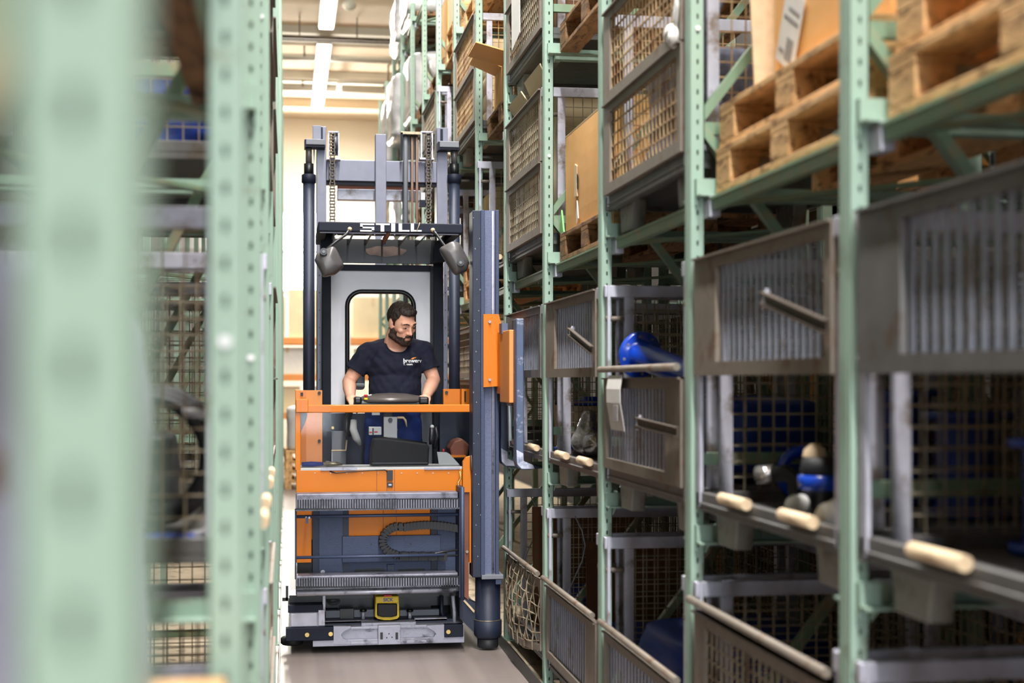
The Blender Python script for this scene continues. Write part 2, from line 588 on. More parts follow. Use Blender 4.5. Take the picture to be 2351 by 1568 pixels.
# lamp strip over the aisle: one long row of luminaires, each a lamp of its own
lum_spans = [(21.4, 24.5), (25.7, 27.75), (27.9, 29.7), (29.8, 31.9), (17.2, 20.2), (13.0, 16.0), (8.8, 11.8), (4.6, 7.6), (0.4, 3.4), (-3.8, -0.8), (-8.0, -5.0), (-12.2, -9.2), (-16.4, -13.4)]
lum_names = ['nearest lamp of the bright ceiling strip, cut by the top edge', 'second lamp of the ceiling strip, above the forklift mast',
             'third lamp of the ceiling strip, short', 'farthest lamp of the ceiling strip, next to the end wall']
for k, (y0, y1) in enumerate(lum_spans):
    x, z = 0.655, 7.62
    lab = lum_names[k] if k < 4 else 'ceiling strip lamp over the aisle, %s place before the visible ones' % ('first', 'second', 'third', 'fourth', 'fifth', 'sixth', 'seventh', 'eighth', 'ninth')[k - 4]
    t = thing('strip_lamp', (x, (y0 + y1) / 2, z), lab, 'lamp', 'strip lamps above the aisle')
    MB().box(x - 0.13, x + 0.13, y0, y1, z + 0.03, z + 0.1).build('housing', 'steel_paint', t)
    MB().box(x - 0.115, x + 0.115, y0 + 0.02, y1 - 0.02, z, z + 0.03).build('diffuser', 'lamp_glow', t)
    for yy in (y0 + 0.4, y1 - 0.4):
        MB().box(x - 0.01, x + 0.01, yy, yy + 0.02, z + 0.1, 8.0).build('hanger', 'steel_paint', t)
    warm = (1.0, 0.94, 0.84) if y0 > 10 else (1.0, 0.97, 0.93)
    area_light('strip_lamp_light', (x, (y0 + y1) / 2, z - 0.02), (0, 0, 0), 0.22, y1 - y0, 520 if y0 < 10 else (150 if y0 < 20 else 380), warm)

# steel guide rail and plinth along the right-hand rack
g = thing('guide_rail', (1.28, 8, 0), 'dark steel guide rail on the floor along the right rack', 'rail')
b = MB()
b.box(1.279, 1.287, 1.0, 24.0, 0.0, 0.075)
b.box(1.287, 1.306, 1.0, 24.0, 0.0, 0.012)
b.build('rail_angle', 'rail_steel', g)
for y in [7.6 + 0.8 * i for i in range(8)]:
    MB().cyl((1.2965, y, 0.012), (1.2965, y, 0.022), 0.007, 8).build('bolt', 'galvanised', g)
struct(MB().box(1.309, 3.6, 0.5, 24.0, 0.0, 0.03).build('trim_8', 'plinth'))
struct(MB().box(-1.2, -0.09, 0.3, 24.0, 0.0, 0.03).build('trim_9', 'plinth'))
g2 = thing('guide_rail', (-0.03, 9, 0), 'steel guide rail on the floor along the left rack', 'rail')
MB().box(-0.046, -0.040, 1.0, 24.0, 0.0, 0.075).build('rail_angle', 'rail_steel', g2)

# ------------------------------------------------------------------ racks
PITCH = 1.35
XF = 1.317                       # aisle face of the right rack
UW, UD = 0.046, 0.07             # upright: across the aisle, along the aisle
DEPTH = 0.92
LEV = (0.03, 1.09, 2.23, 3.31, 4.39, 5.50)
HUP = 5.7


def upright_mesh(mirror=False, height=HUP, holes=True):
    """slotted C-section; local origin at its near aisle-side foot corner; x runs into the rack, y away along the aisle"""
    m = MB()
    t = 0.003
    hw, hh = 0.0032, 0.0085
    cx = UW * 0.5
    n = int((height - 0.1) / 0.05)
    z0 = 0.045
    # near face with one column of slots
    def quad(x0, x1, za, zb):
        m.add([(x0, 0, za), (x1, 0, za), (x1, 0, zb), (x0, 0, zb)], [(0, 1, 2, 3)])
    if holes:
        quad(0, cx - hw, 0, height)
        quad(cx + hw, UW, 0, height)
        prev = 0.0
        for i in range(n):
            zc = z0 + i * 0.05
            quad(cx - hw, cx + hw, prev, zc - hh)
            for (xa, ya, xb, yb, za, zb) in ((cx - hw, 0, cx - hw, t * 2, 0, 0), (cx + hw, 0, cx + hw, t * 2, 0, 0)):
                m.add([(xa, 0, zc - hh), (xa, t * 2, zc - hh), (xa, t * 2, zc + hh), (xa, 0, zc + hh)], [(0, 1, 2, 3)])
            prev = zc + hh
        quad(cx - hw, cx + hw, prev, height)
    else:
        quad(0, UW, 0, height)
    # aisle face with a rolled groove beside the near corner
    for (ya, xa, yb, xb) in ((0, 0, 0.007, 0), (0.007, 0, 0.009, 0.011), (0.009, 0.011, 0.019, 0.011), (0.019, 0.011, 0.021, 0), (0.021, 0, UD, 0)):
        m.add([(xa, ya, 0), (xb, yb, 0), (xb, yb, height), (xa, ya, height)], [(0, 1, 2, 3)])
    # far face, inner lip, caps
    m.add([(0, UD, 0), (UW, UD, 0), (UW, UD, height), (0, UD, height)], [(0, 1, 2, 3)])
    m.box(UW - t, UW, 0.0, 0.02, 0, height)
    m.box(UW - t, UW, UD - 0.02, UD, 0, height)
    m.box(UW - 0.012, UW - 0.01, 0.004, UD - 0.004, 0, height)
    m.box(-0.01, UW + 0.03, -0.02, UD + 0.02, -0.0, 0.008)     # foot plate
    if mirror:
        m.v = [Vector((-p.x, p.y, p.z)) for p in m.v]
    return m


def simple_post(mirror=False, height=HUP):
    m = MB()
    m.box(0, UW, 0, UD, 0, height)
    if mirror:
        m.v = [Vector((-p.x, p.y, p.z)) for p in m.v]
    return m


def bracket_mb(far, mirror):
    """shelf angle: plate on the upright's face and a ledge; runs into the rack"""
    m = MB()
    L = DEPTH - 0.02
    sgn = 1 if far else -1
    y0 = UD if far else 0.0
    # hooked front plate standing proud of the upright, then a low angle running back
    m.box(0.012, 0.086, y0, y0 + sgn * 0.026, 0.0, 0.055)
    m.box(0.012, 0.09, y0, y0 + sgn * 0.066, -0.006, 0.0)
    m.box(0.086, L, y0, y0 + sgn * 0.004, 0.0, 0.03)
    m.box(0.09, L, y0, y0 + sgn * 0.058, -0.006, 0.0)
    m.box(0.012, 0.016, y0 + sgn * 0.004, y0 + sgn * 0.02, -0.03, -0.006)
    m.prism([(y0 + sgn * 0.004, -0.006), (y0 + sgn * 0.05, -0.006), (y0 + sgn * 0.004, -0.04)], 0.045, 0.05, 'x')
    if mirror:
        m.v = [Vector((-p.x, p.y, p.z)) for p in m.v]
    return m


def shared(mesh, name, parent, off, material=None):
    o = bpy.data.objects.new(name, mesh)
    COL.objects.link(o)
    o.parent = parent
    o.location = off
    return o


def rack(name, xf, y0, n, label, mirror=False, back_holes=False, holes=True, levels=LEV, beams=True, first=0):
    base = Vector((xf, y0, 0.03))
    root = thing(name, base, label, 'rack')
    sx = -1 if mirror else 1
    up = upright_mesh(mirror, HUP - 0.03, holes).mesh('upright', Vector())
    sp = (upright_mesh(mirror, HUP - 0.03, True) if back_holes else simple_post(mirror, HUP - 0.03)).mesh('rear_upright', Vector())
    for me in (up, sp):
        me.materials.append(M['rack_green'])
    brn, brf = bracket_mb(False, mirror).mesh('bracket', Vector()), bracket_mb(True, mirror).mesh('bracket', Vector())
    for me in (brn, brf):
        me.materials.append(M['rack_green'])
    bolt = MB().cyl((sx * UW * 0.5, 0.002, 0), (sx * UW * 0.5, -0.006, 0), 0.008, 10).mesh('bolt', Vector())
    bolt.materials.append(M['white_paint'])
    zz = [0.1, 0.9, 2.6, 4.3, 5.6] if mirror else [0.25, 1.35, 2.45, 3.55, 4.65, 5.5]
    rise = 1.66 if mirror else 1.1
    d = MB()
    diag_a = MB().bar((sx * 0.03, 0.035, 0), (sx * (DEPTH - 0.03), 0.035, rise), 0.03, 0.04, (0, 1, 0)).mesh('brace', Vector())
    diag_b = MB().bar((sx * 0.03, 0.035, rise), (sx * (DEPTH - 0.03), 0.035, 0.0), 0.03, 0.04, (0, 1, 0)).mesh('brace', Vector())
    horiz = MB().box(sx * 0.02, sx * (DEPTH - 0.02), 0.02, 0.05, -0.02, 0.02).mesh('cross_tie', Vector())
    for me in (diag_a, diag_b, horiz):
        me.materials.append(M['beam_green'])
    bm_front = MB().box(sx * (UW + 0.002), sx * (UW + 0.03), -(PITCH - UD), 0.0, -0.055, -0.012).box(sx * (UW - 0.004), sx * (UW + 0.008), -(PITCH - UD), 0, -0.02, -0.012)
    bm_front = bm_front.mesh('beam', Vector())
    plate = MB().box(sx * (UW - 0.004), sx * (UW + 0.032), -0.075, 0.0, -0.075, -0.008).mesh('beam_connector', Vector())
    hdiag = MB().bar((sx * (UW + 0.03), -0.12, -0.04), (sx * (DEPTH - 0.05), -(PITCH - UD) + 0.1, -0.04), 0.045, 0.012).mesh('brace', Vector())
    for me, mm in ((bm_front, 'beam_green'), (plate, 'galvanised'), (hdiag, 'beam_green')):
        me.materials.append(M[mm])
    for i in range(n):
        y = i * PITCH
        shared(up, 'upright', root, (0, y, 0))
        shared(sp, 'rear_upright', root, (sx * (DEPTH - UW), y, 0))
        for k in range(1, len(zz) - 1):
            if mirror and k == 1:
                continue
            shared(diag_a if k % 2 else diag_b, 'brace', root, (0, y, zz[k - 1] - (0.78 if mirror and k == 2 and i == 1 else 0.0)))
        for z in zz:
            if y + y0 < 9.5:
                shared(horiz, 'cross_tie', root, (0, y, z - 0.02))
        for z in levels[1:]:
            if not (y + y0 < 5.4 and z > 4):
                shared(brn, 'bracket', root, (0, y, z - 0.03))
                shared(brf, 'bracket', root, (0, y, z - 0.03))
        if 1.5 < y + y0 < 11:
            for z in (0.6, 1.672, 2.785, 3.86):
                shared(bolt, 'bolt', root, (0, y, z - 0.03))
        if beams and i > 0:
            for z in (LEV[2], LEV[5] if i > 6 else None):
                if z is not None:
                    shared(bm_front, 'beam', root, (0, y, z - 0.03))
                    shared(plate, 'beam_connector', root, (0, y, z - 0.03))
                    shared(hdiag, 'brace', root, (0, y, z - 0.03))
    return root


RY0 = 3.2
rack('pallet_rack', XF, RY0 - 2 * PITCH, 16, 'long green slotted pallet rack on the right side of the aisle')
LY0 = 0.57
rack('pallet_rack', -0.0585, LY0 - PITCH, 18, 'green slotted pallet rack at the left edge, very close to the camera', mirror=True)
rack('pallet_rack', 2.30, RY0 - 2 * PITCH, 9, 'second green rack row standing back to back behind the right rack', beams=False, holes=False, levels=LEV[:4], back_holes=True)
# orange-beamed shelf rack far beyond the forklift at the end of the aisle
FR = thing('far_shelf_rack', (0.1, 29.0, 0), 'far pallet rack with orange beams at the end of the aisle', 'rack')
for x in (-1.4, 1.15, 3.5):
    MB().box(x, x + 0.1, 28.6, 28.7, 0, 3.6).box(x, x + 0.1, 29.5, 29.6, 0, 3.6).build('upright', 'steel_paint', FR)
for z in (0.86, 1.62, 2.35):
    for xa, xb in ((-1.3, 1.15), (1.25, 3.5)):
        MB().box(xa, xb, 28.6, 28.66, z, z + 0.12).box(xa, xb, 29.54, 29.6, z, z + 0.12).build('beam', 'orange_light', FR)
        MB().box(xa, xb, 28.62, 29.58, z + 0.12, z + 0.14).build('deck', 'cream_carton', FR)
# ------------------------------------------------------------------ mesh boxes (steel pallet cages)
BX, BY, BH = 0.415, 0.62, 0.93


def wire_grid(u0, u1, z0, z1, pu, pz, put, r):
    """square mesh; put(u, z) -> point"""
    m = MB()
    nu = max(2, int(round((u1 - u0) / pu)))
    nz = max(2, int(round((z1 - z0) / pz)))
    for i in range(nu + 1):
        u = u0 + (u1 - u0) * i / nu
        m.bar(put(u, z0), put(u, z1), r, r, (0, 1, 0.01))
    for k in range(nz + 1):
        z = z0 + (z1 - z0) * k / nz
        m.bar(put(u0, z), put(u1, z), r, r)
    return m


def flap(root, z0, z1, style, wire, frame, sag=0.0, arm=None, split_bars=True, y0=-0.592, y1=0.592, wide='far'):
    f = thing_part('front_flap', root)
    xf = -BX - 0.004
    th, rt = 0.022, 0.042
    swa, swb = (0.05, 0.23) if wide == 'far' else (0.2, 0.045)
    if style == 'grid':
        swa, swb = 0.05, 0.11

    def bulge(y, z):
        if not sag:
            return 0.0
        a = max(0.0, 1 - (y / 0.6) ** 2)
        b = sin(pi * min(1, max(0, (z - z0) / (z1 - z0))) * 0.55 + 1.1)
        return -sag * a * abs(b)

    def drop(y):
        return -0.06 * sag / 0.1 * max(0.0, 1 - (y / 0.6) ** 2) if sag else 0.0
    m = MB()
    if not sag:
        m.box(xf - th / 2, xf + th / 2, y0, y1, z1 - rt, z1)
        m.box(xf - th / 2, xf + th / 2, y0, y1, z0, z0 + rt)
        m.box(xf - th / 2, xf + th / 2, y0, y0 + swa, z0 + rt, z1 - rt)
        m.box(xf - th / 2, xf + th / 2, y1 - swb, y1, z0 + rt, z1 - rt)
        m.box(xf - th, xf + th / 2, y0, y1, z1 - 0.006, z1)
    else:
        ys = [y0 + (y1 - y0) * i / 14 for i in range(15)]
        for a, b in zip(ys, ys[1:]):
            m.bar((xf + bulge(a, z1 - 0.02) * 0.5, a, z1 - 0.02 + drop(a) * 0.3), (xf + bulge(b, z1 - 0.02) * 0.5, b, z1 - 0.02 + drop(b) * 0.3), th, rt)
            m.bar((xf + bulge(a, z0), a, z0 + 0.02 + drop(a)), (xf + bulge(b, z0), b, z0 + 0.02 + drop(b)), th, rt * 0.8)
        m.box(xf - th / 2, xf + th / 2, y0, y0 + 0.03, z0, z1)
        m.box(xf - th / 2, xf + th / 2, y1 - 0.03, y1, z0, z1)
    m.build('flap_frame', frame, f)
    ya, yb = y0 + swa, y1 - swb
    za, zb = z0 + rt, z1 - rt
    if style == 'bars':
        n = int(round((yb - ya) / 0.052))
        for i in range(n):
            y = ya + (yb - ya) * (i + 0.5) / n
            MB().box(xf + 0.004, xf + 0.009, y - 0.0115, y + 0.0115, za, zb).build('bar', 'bar_steel', f)
        w = MB()
        for k in range(1, 6):
            z = za + (zb - za) * k / 6
            w.box(xf + 0.009, xf + 0.012, ya, yb, z - 0.0014, z + 0.0014)
        w.build('cross_wires', wire, f, stuff=True)
    elif style == 'grid' and not sag:
        wire_grid(ya, yb, za, zb, 0.05, 0.05, lambda u, z: (xf, u, z), 0.0055).build('wire_mesh', wire, f, stuff=True)
    elif sag:
        w = MB()
        for i in range(24):
            y = y0 + 0.03 + (y1 - y0 - 0.06) * i / 23
            pts = [(xf + bulge(y, z0 + (z1 - z0) * k / 8) + 0.012 * sin(i * 2.1 + k), y + 0.01 * sin(i * 1.7 + k * 0.8), z0 + (z1 - z0) * k / 8 + drop(y) * (1 - k / 8)) for k in range(9)]
            w.tube(pts, 0.0035, 4, caps=False)
        for k in range(9):
            z = z0 + (z1 - z0) * k / 8
            pts = []
            for i in range(17):
                y = y0 + (y1 - y0) * i / 16
                pts.append((xf + bulge(y, z) + 0.01 * sin(i + k * 2), y, z + drop(y) * (1 - k / 8) + 0.006 * sin(i * 1.3 + k)))
            w.tube(pts, 0.0035, 4, caps=False)
        w.build('wire_mesh', wire, f, stuff=True)
    if arm:
        ay0, ay1, az0, az1 = arm
        a = MB()
        a.bar((xf - 0.022, ay0, az0), (xf - 0.034, ay1, az1), 0.008, 0.03)
        a.bar((xf - 0.028, ay0, az0 + 0.015), (xf - 0.042, ay1, az1 + 0.015), 0.018, 0.005)
        a.bar((xf - 0.028, ay0, az0 - 0.015), (xf - 0.042, ay1, az1 - 0.015), 0.018, 0.005)
        a.build('closing_arm', 'dark_bronze', f)
        MB().bar((xf - 0.02, ay1 + 0.012, az1 + 0.022), (xf - 0.04, ay1 - 0.004, az1 - 0.028), 0.008, 0.016).build('hook', 'galvanised', f)
    return f


def thing_part(name, parent):
    o = bpy.data.objects.new(name, None)
    o.empty_display_size = 0.05
    COL.objects.link(o)
    o.parent = parent
    ORG[o.name] = ORG[parent.name]
    return o


def mesh_box(upper=None, lower=None, wire='wire', frame='dusty_steel', sag=0.0, arm_u=None, arm_l=None, low_top=0.54, up_top=0.925, side='galvanised', simple=False):
    root = thing('mesh_box', (0, 0, 0), '', 'mesh box')
    # corner posts
    for sy in (-1, 1):
        y = sy * (BY - 0.02)
        MB().box(-BX, -BX + 0.012, y - 0.02, y + 0.02, 0.12, BH).build('corner_post', side, root)
        MB().box(BX - 0.035, BX, y - 0.02, y + 0.02, 0.12, BH).build('corner_post', side, root)
        MB().box(-BX + 0.075, -BX + 0.115, y - 0.012, y + 0.012, 0.15, BH - 0.05).build('side_post', side, root)
        MB().cyl((-BX - 0.005, y, 0.79), (-BX + 0.08, y, 0.79), 0.011, 8).build('pivot_pin', 'dusty_steel', root)
    # top rim
    for sy in (-1, 1):
        y = sy * (BY - 0.015)
        MB().box(-BX - 0.01, BX, y - 0.016, y + 0.016, BH - 0.05, BH).build('rim_rail', side, root, bevel=0.003)
    MB().box(BX - 0.03, BX, -BY, BY, BH - 0.05, BH).build('rim_rail', side, root, bevel=0.003)
    # base
    b = MB()
    b.box(-BX, BX, -BY, BY, 0.125, 0.133)
    b.box(-BX + 0.006, -BX + 0.04, -BY, BY, 0.105, 0.165)
    b.box(BX - 0.03, BX, -BY, BY, 0.105, 0.165)
    b.box(-BX, BX, -BY, -BY + 0.03, 0.105, 0.165)
    b.box(-BX, BX, BY - 0.03, BY, 0.105, 0.165)
    b.build('base_tray', 'grey_steel', root, bevel=0.003)
    for ya, yb in ((0.07, 0.31), (-0.46, -0.23)) if not lower else ():
        MB().cyl((-BX - 0.01, ya, 0.168), (-BX - 0.01, yb, 0.168), 0.0175, 12).build('hinge', 'cardboard_edge', root)
    for sx in (-1, 1):
        for sy in (-1, 1):
            y, x = sy * 0.44, sx * (BX - 0.075)
            m = MB()
            m.prism([(y - 0.115, 0.125), (y + 0.115, 0.125), (y + 0.085, 0.0), (y - 0.085, 0.0)], x - 0.03, x + 0.03, 'x')
            m.build('foot', 'foot_steel', root, bevel=0.006)
    # side and rear mesh
    for sy in (-1, 1):
        y = sy * (BY - 0.012)
        wire_grid(-BX + 0.11, BX - 0.02, 0.16, BH - 0.05, 0.05, 0.05, lambda u, z: (u, y, z), 0.0042).build('side_mesh', wire, root, stuff=True)
    wire_grid(-BY + 0.03, BY - 0.03, 0.16, BH - 0.05, 0.05, 0.05, lambda u, z: (BX - 0.015, u, z), 0.0042).build('rear_mesh', wire, root, stuff=True)
    if upper:
        flap(root, 0.545, up_top, upper, wire, frame, arm=arm_u)
    if lower:
        flap(root, 0.165, low_top, lower, wire, frame, sag=sag, arm=arm_l, wide='near')
        if not upper:
            MB().cyl((-BX - 0.03, -0.6, low_top + 0.035), (-BX - 0.03, 0.6, low_top + 0.035), 0.013, 10).build('top_bar', 'dusty_steel', root)
    return proto_of(root)


BOX = {
    'upper_bars': mesh_box(upper='bars', arm_u=(-0.60, -0.17, 0.66, 0.755)),
    'upper_bars_plain': mesh_box(upper='bars', frame='grey_steel'),
    'lower_bars': mesh_box(lower='bars', arm_l=(-0.60, -0.10, 0.355, 0.375)),
    'lower_bars_plain': mesh_box(lower='bars'),
    'rusty': mesh_box(upper='grid', lower='grid', wire='rusty_wire'),
    'both_grid': mesh_box(upper='grid', lower='grid', wire='wire'),
    'tall_flap': mesh_box(lower='grid', low_top=0.84),
    'sag': mesh_box(lower='grid', sag=0.06),
    'open': mesh_box(),
}


def bay_y(b):
    return RY0 + b * PITCH + UD + 0.018 + BY


def tier(k):
    return LEV[k] + 0.0015


XB = XF + 0.012 + BX                       # box centre across the rack
ORD = {-2: 'nearest hidden', -1: 'first', 0: 'second', 1: 'third', 2: 'fourth', 3: 'fifth', 4: 'sixth', 5: 'seventh', 6: 'eighth', 7: 'ninth', 8: 'tenth', 9: 'eleventh', 10: 'twelfth', 11: 'thirteenth'}
TIER = {0: 'on the floor', 1: 'on first tier', 2: 'on second tier', 3: 'on third tier', 4: 'on fourth tier', 5: 'on top tier'}


def rbox(kind, b, k, what, group=None):
    lab = '%s %s, %s bay from right' % (what, TIER[k], ORD[b])
    return place(BOX[kind], None, (XB, bay_y(b), tier(k) + (0.0 if k else 0.0)), 0, lab, 'steel mesh boxes in the right rack')


def at_box(b, k, x, y, z):
    """a place inside the box of bay b, tier k: x into the rack, y along the aisle, z above the box foot"""
    return Vector((XB + x, bay_y(b) + y, tier(k) + z))


rbox('upper_bars_plain', -1, 1, 'big blurred mesh box with wide upright bars')
rbox('upper_bars', 0, 1, 'mesh box with barred upper flap, open lower half,')
rbox('lower_bars', 1, 1, 'paper-tagged mesh box with barred lower flap,')
rbox('upper_bars', 2, 1, 'mesh box above a silver film bundle,')
rbox('upper_bars_plain', 3, 1, 'mesh box reached by the forklift forks,')
rbox('both_grid', 5, 1, 'closed mesh box seen between forklift mast and pillar')
rbox('rusty', 1, 2, 'tall rusty mesh box with both flaps closed')
rbox('both_grid', 3, 2, 'mesh box packed with crumpled paper')
rbox('open', 4, 2, 'dim empty mesh box behind the forklift pillar')
rbox('open', -1, 0, 'low mesh box at the lower right corner,')
rbox('tall_flap', 0, 0, 'mesh box with a sloping tan rail')
rbox('lower_bars_plain', 1, 0, 'mesh box holding blue parts')
rbox('lower_bars_plain', 2, 0, 'mesh box with a brown sheet inside,')
rbox('sag', 3, 0, 'mesh box with a bulging bent wire flap')
rbox('both_grid', 3, 3, 'mesh box with a white sheet on its front')
rbox('rusty', 5, 3, 'mesh box with rust-toned grid flaps')
rbox('both_grid', 6, 2, 'distant closed mesh box')
rbox('both_grid', 7, 3, 'distant closed mesh box')
rbox('open', 6, 3, 'distant open mesh box')

# ------------------------------------------------------------------ pallets
def pallet(wood):
    root = thing('wooden_pallet', (0, 0, 0), '', 'pallet')
    for x, w in ((-0.3275, 0.145), (-0.165, 0.1), (0, 0.145), (0.165, 0.1), (0.3275, 0.145)):
        MB().box(x - w / 2, x + w / 2, -0.6, 0.6, 0.122, 0.144).build('deck_board', wood, root, bevel=0.003)
    for y in (-0.5275, 0, 0.5275):
        MB().box(-0.4, 0.4, y - 0.0725, y + 0.0725, 0.1, 0.122).build('stringer_board', wood, root, bevel=0.003)
    for x in (-0.35, 0, 0.35):
        w = 0.05 if x else 0.0725
        for y, l in ((-0.5275, 0.0725), (0, 0.0725), (0.5275, 0.0725)):
            MB().box(x - w, x + w, y - l, y + l, 0.022, 0.1).build('block', wood, root, bevel=0.004)
        MB().box(x - w, x + w, -0.6, 0.6, 0, 0.022).build('bottom_board', wood, root, bevel=0.003)
    return proto_of(root)


PAL = {'new': pallet('pallet_wood'), 'old': pallet('old_wood')}
XP = XF + 0.07 + 0.4


def rpal(kind, b, k, n, what, dy=0.0, dx=0.0, rz=0.0, tail=None):
    lab = '%s %s, %s bay from right' % (what, TIER[k], ORD[b])
    return place(PAL[kind], None, (XP + dx, bay_y(b) - 0.01 + dy, tier(k) + 0.144 * n), rz, lab, 'wooden pallets in the right rack')


rpal('new', -1, 2, 0, 'blurred lower pallet of a stack of two')
rpal('new', -1, 2, 1, 'blurred upper pallet of a stack of two', dx=0.02)
rpal('new', 0, 2, 0, 'lower wooden pallet of two under the labelled carton')
rpal('new', 0, 2, 1, 'upper wooden pallet of two under the labelled carton', dx=0.015, rz=0.006)
rpal('old', 2, 2, 0, 'weathered pallet under the large torn carton')
rpal('old', 2, 3, 0, 'weathered pallet seen from below')
rpal('old', 4, 3, 0, 'wooden pallet under brown flaps')
rpal('new', 5, 4, 0, 'wooden pallet under an orange-brown carton')
rpal('new', 6, 4, 0, 'lower pallet beneath a cream carton')
rpal('new', 6, 4, 1, 'upper pallet beneath a cream carton')
rpal('old', 7, 4, 0, 'dark pallet seen from below')
rpal('old', 8, 4, 0, 'dark pallet seen from below')
rpal('old', 8, 3, 0, 'pallet under a white wrapped load')
rpal('new', 5, 2, 0, 'lower pallet behind the right mirror')
rpal('new', 5, 2, 1, 'upper pallet behind the right mirror')
rpal('old', 9, 4, 0, 'pale pallet')
rpal('old', 9, 5, 0, 'pale pallet')
rpal('old', 10, 5, 0, 'pale pallet')
rpal('old', 9, 3, 0, 'pale pallet')
rpal('old', 10, 4, 0, 'pale pallet')


# ------------------------------------------------------------------ cartons
def carton(c, sx, sy, sz, material, label, name='carton', rz=0.0, tape=True, flaps=(), group=None, label_sticker=None, bulge=0.006, torn=False):
    """cardboard carton with slightly bulged faces, a taped seam, folded flap edges and optional open flaps"""
    c = Vector(c)
    root = thing(name, (0, 0, 0), label, 'carton', group)
    m = MB()
    n = 6
    faces = [((-1, 0, 0), 1, 2), ((1, 0, 0), 1, 2), ((0, -1, 0), 0, 2), ((0, 1, 0), 0, 2), ((0, 0, 1), 0, 1), ((0, 0, -1), 0, 1)]
    h = (sx / 2, sy / 2, sz / 2)
    for nrm, a, b in faces:
        vs, fs = [], []
        for i in range(n + 1):
            for j in range(n + 1):
                p = [0, 0, 0]
                u, w = -1 + 2 * i / n, -1 + 2 * j / n
                p[a], p[b] = u * h[a], w * h[b]
                k = [t for t in range(3) if nrm[t]][0]
                p[k] = nrm[k] * (h[k] + (bulge * (1 - u * u) * (1 - w * w) if k != 2 else 0.0))
                vs.append((p[0], p[1], p[2] + sz / 2))
        for i in range(n):
            for j in range(n):
                q = i * (n + 1) + j
                fs.append((q, q + 1, q + n + 2, q + n + 1))
        m.add(vs, fs)
    m.build('carton_body', material, root, bevel=0.0)
    if tape:
        t = MB()
        t.box(-0.03, 0.03, -h[1] - 0.002, h[1] + 0.002, sz, sz + 0.002)
        t.box(-0.03, 0.03, -h[1] - bulge - 0.0015, -h[1] - bulge + 0.001, sz * 0.8, sz)
        t.build('tape', 'cardboard_edge', root)
    e = MB()
    e.box(-h[0] - 0.001, h[0] + 0.001, -h[1] - 0.001, h[1] + 0.001, sz - 0.0045, sz + 0.001)
    e.build('edge_fold', 'cardboard_edge', root)
    for (x0, y0, x1, y1, ang, L) in flaps:
        p, q = Vector((x0, y0, sz)), Vector((x1, y1, sz))
        d = (q - p).normalized()
        out = Vector((d.y, -d.x, 0)) * cos(ang) + Vector((0, 0, 1)) * sin(ang)
        nn = d.cross(out).normalized() * 0.0035
        vs = [p, q, q + out * L, p + out * L]
        f = MB()
        f.add([v + nn for v in vs] + [v - nn for v in vs], [(0, 1, 2, 3), (7, 6, 5, 4), (0, 4, 5, 1), (1, 5, 6, 2), (2, 6, 7, 3), (3, 7, 4, 0)])
        f.build('carton_flap', material, root)
    if torn:
        t = MB()
        t.prism([(0.22, 0.30), (0.265, 0.315), (0.28, 0.25), (0.27, 0.19), (0.285, 0.155), (0.21, 0.15), (0.225, 0.22)], -h[0] - 0.013, -h[0] - 0.006, 'x')
        t.build('torn_flap', 'cardboard_edge', root)
        t = MB()
        t.prism([(0.20, 0.25), (0.214, 0.26), (0.214, 0.19), (0.2, 0.18)], -h[0] - 0.0125, -h[0] - 0.008, 'x')
        t.build('hand_hole', 'black', root)
        t = MB()
        t.prism([(0.22, 0.13), (0.235, 0.06), (0.225, -0.12 + 0.13), (0.19, 0.04)], -h[0] - 0.012, -h[0] - 0.0065, 'x')
        t.build('tape_scrap', 'paper', root)
    if label_sticker:
        ya, za, w, hh, ang = label_sticker
        ca, sa = cos(ang), sin(ang)
        q = [(-w / 2, -hh / 2), (w / 2, -hh / 2), (w / 2, hh / 2), (-w / 2, hh / 2)]
        poly = [(ya + x * ca - z * sa, za + x * sa + z * ca) for x, z in q]
        s = MB().prism(poly, -h[0] - 0.011, -h[0] - 0.0085, 'x').build('address_label', 'paper', root)
        for (u0, u1, w0, w1) in ((-0.30, 0.05, -0.40, -0.10), (-0.38, 0.38, 0.1, 0.16), (-0.38, 0.2, 0.24, 0.29), (0.12, 0.38, -0.36, -0.3)):
            q = [(u0 * w, w0 * hh), (u1 * w, w0 * hh), (u1 * w, w1 * hh), (u0 * w, w1 * hh)]
            poly = [(ya + x * ca - z * sa, za + x * sa + z * ca) for x, z in q]
            MB().prism(poly, -h[0] - 0.0118, -h[0] - 0.0108, 'x').build('print_block', 'print_grey', s)
    root.location = c
    root.rotation_euler = (0, 0, rz)
    return root


ztop = lambda k, n: tier(k) + 0.144 * n
carton((XP + 0.02, bay_y(0) - 0.10, ztop(2, 2) + 0.001), 0.62, 0.86, 0.52, 'cardboard', 'cardboard carton with a white diamond-turned address label on two pallets',
       label_sticker=(0.27, 0.15, 0.17, 0.22, 0.5), flaps=())
t = MB()
yb = bay_y(0) + 0.40
t.add([(XP - 0.33, yb, ztop(2, 2)), (XP + 0.25, yb, ztop(2, 2)), (XP + 0.25, yb + 0.09, ztop(2, 2) + 0.6), (XP - 0.33, yb + 0.09, ztop(2, 2) + 0.6),
       (XP - 0.33, yb + 0.012, ztop(2, 2)), (XP + 0.25, yb + 0.012, ztop(2, 2)), (XP + 0.25, yb + 0.102, ztop(2, 2) + 0.6), (XP - 0.33, yb + 0.102, ztop(2, 2) + 0.6)],
      [(0, 1, 2, 3), (7, 6, 5, 4), (0, 4, 5, 1), (1, 5, 6, 2), (2, 6, 7, 3), (3, 7, 4, 0)])
tag(t.build('board_sheet', 'cardboard_edge'), 'pale board sheet leaning against the labelled carton', 'board')
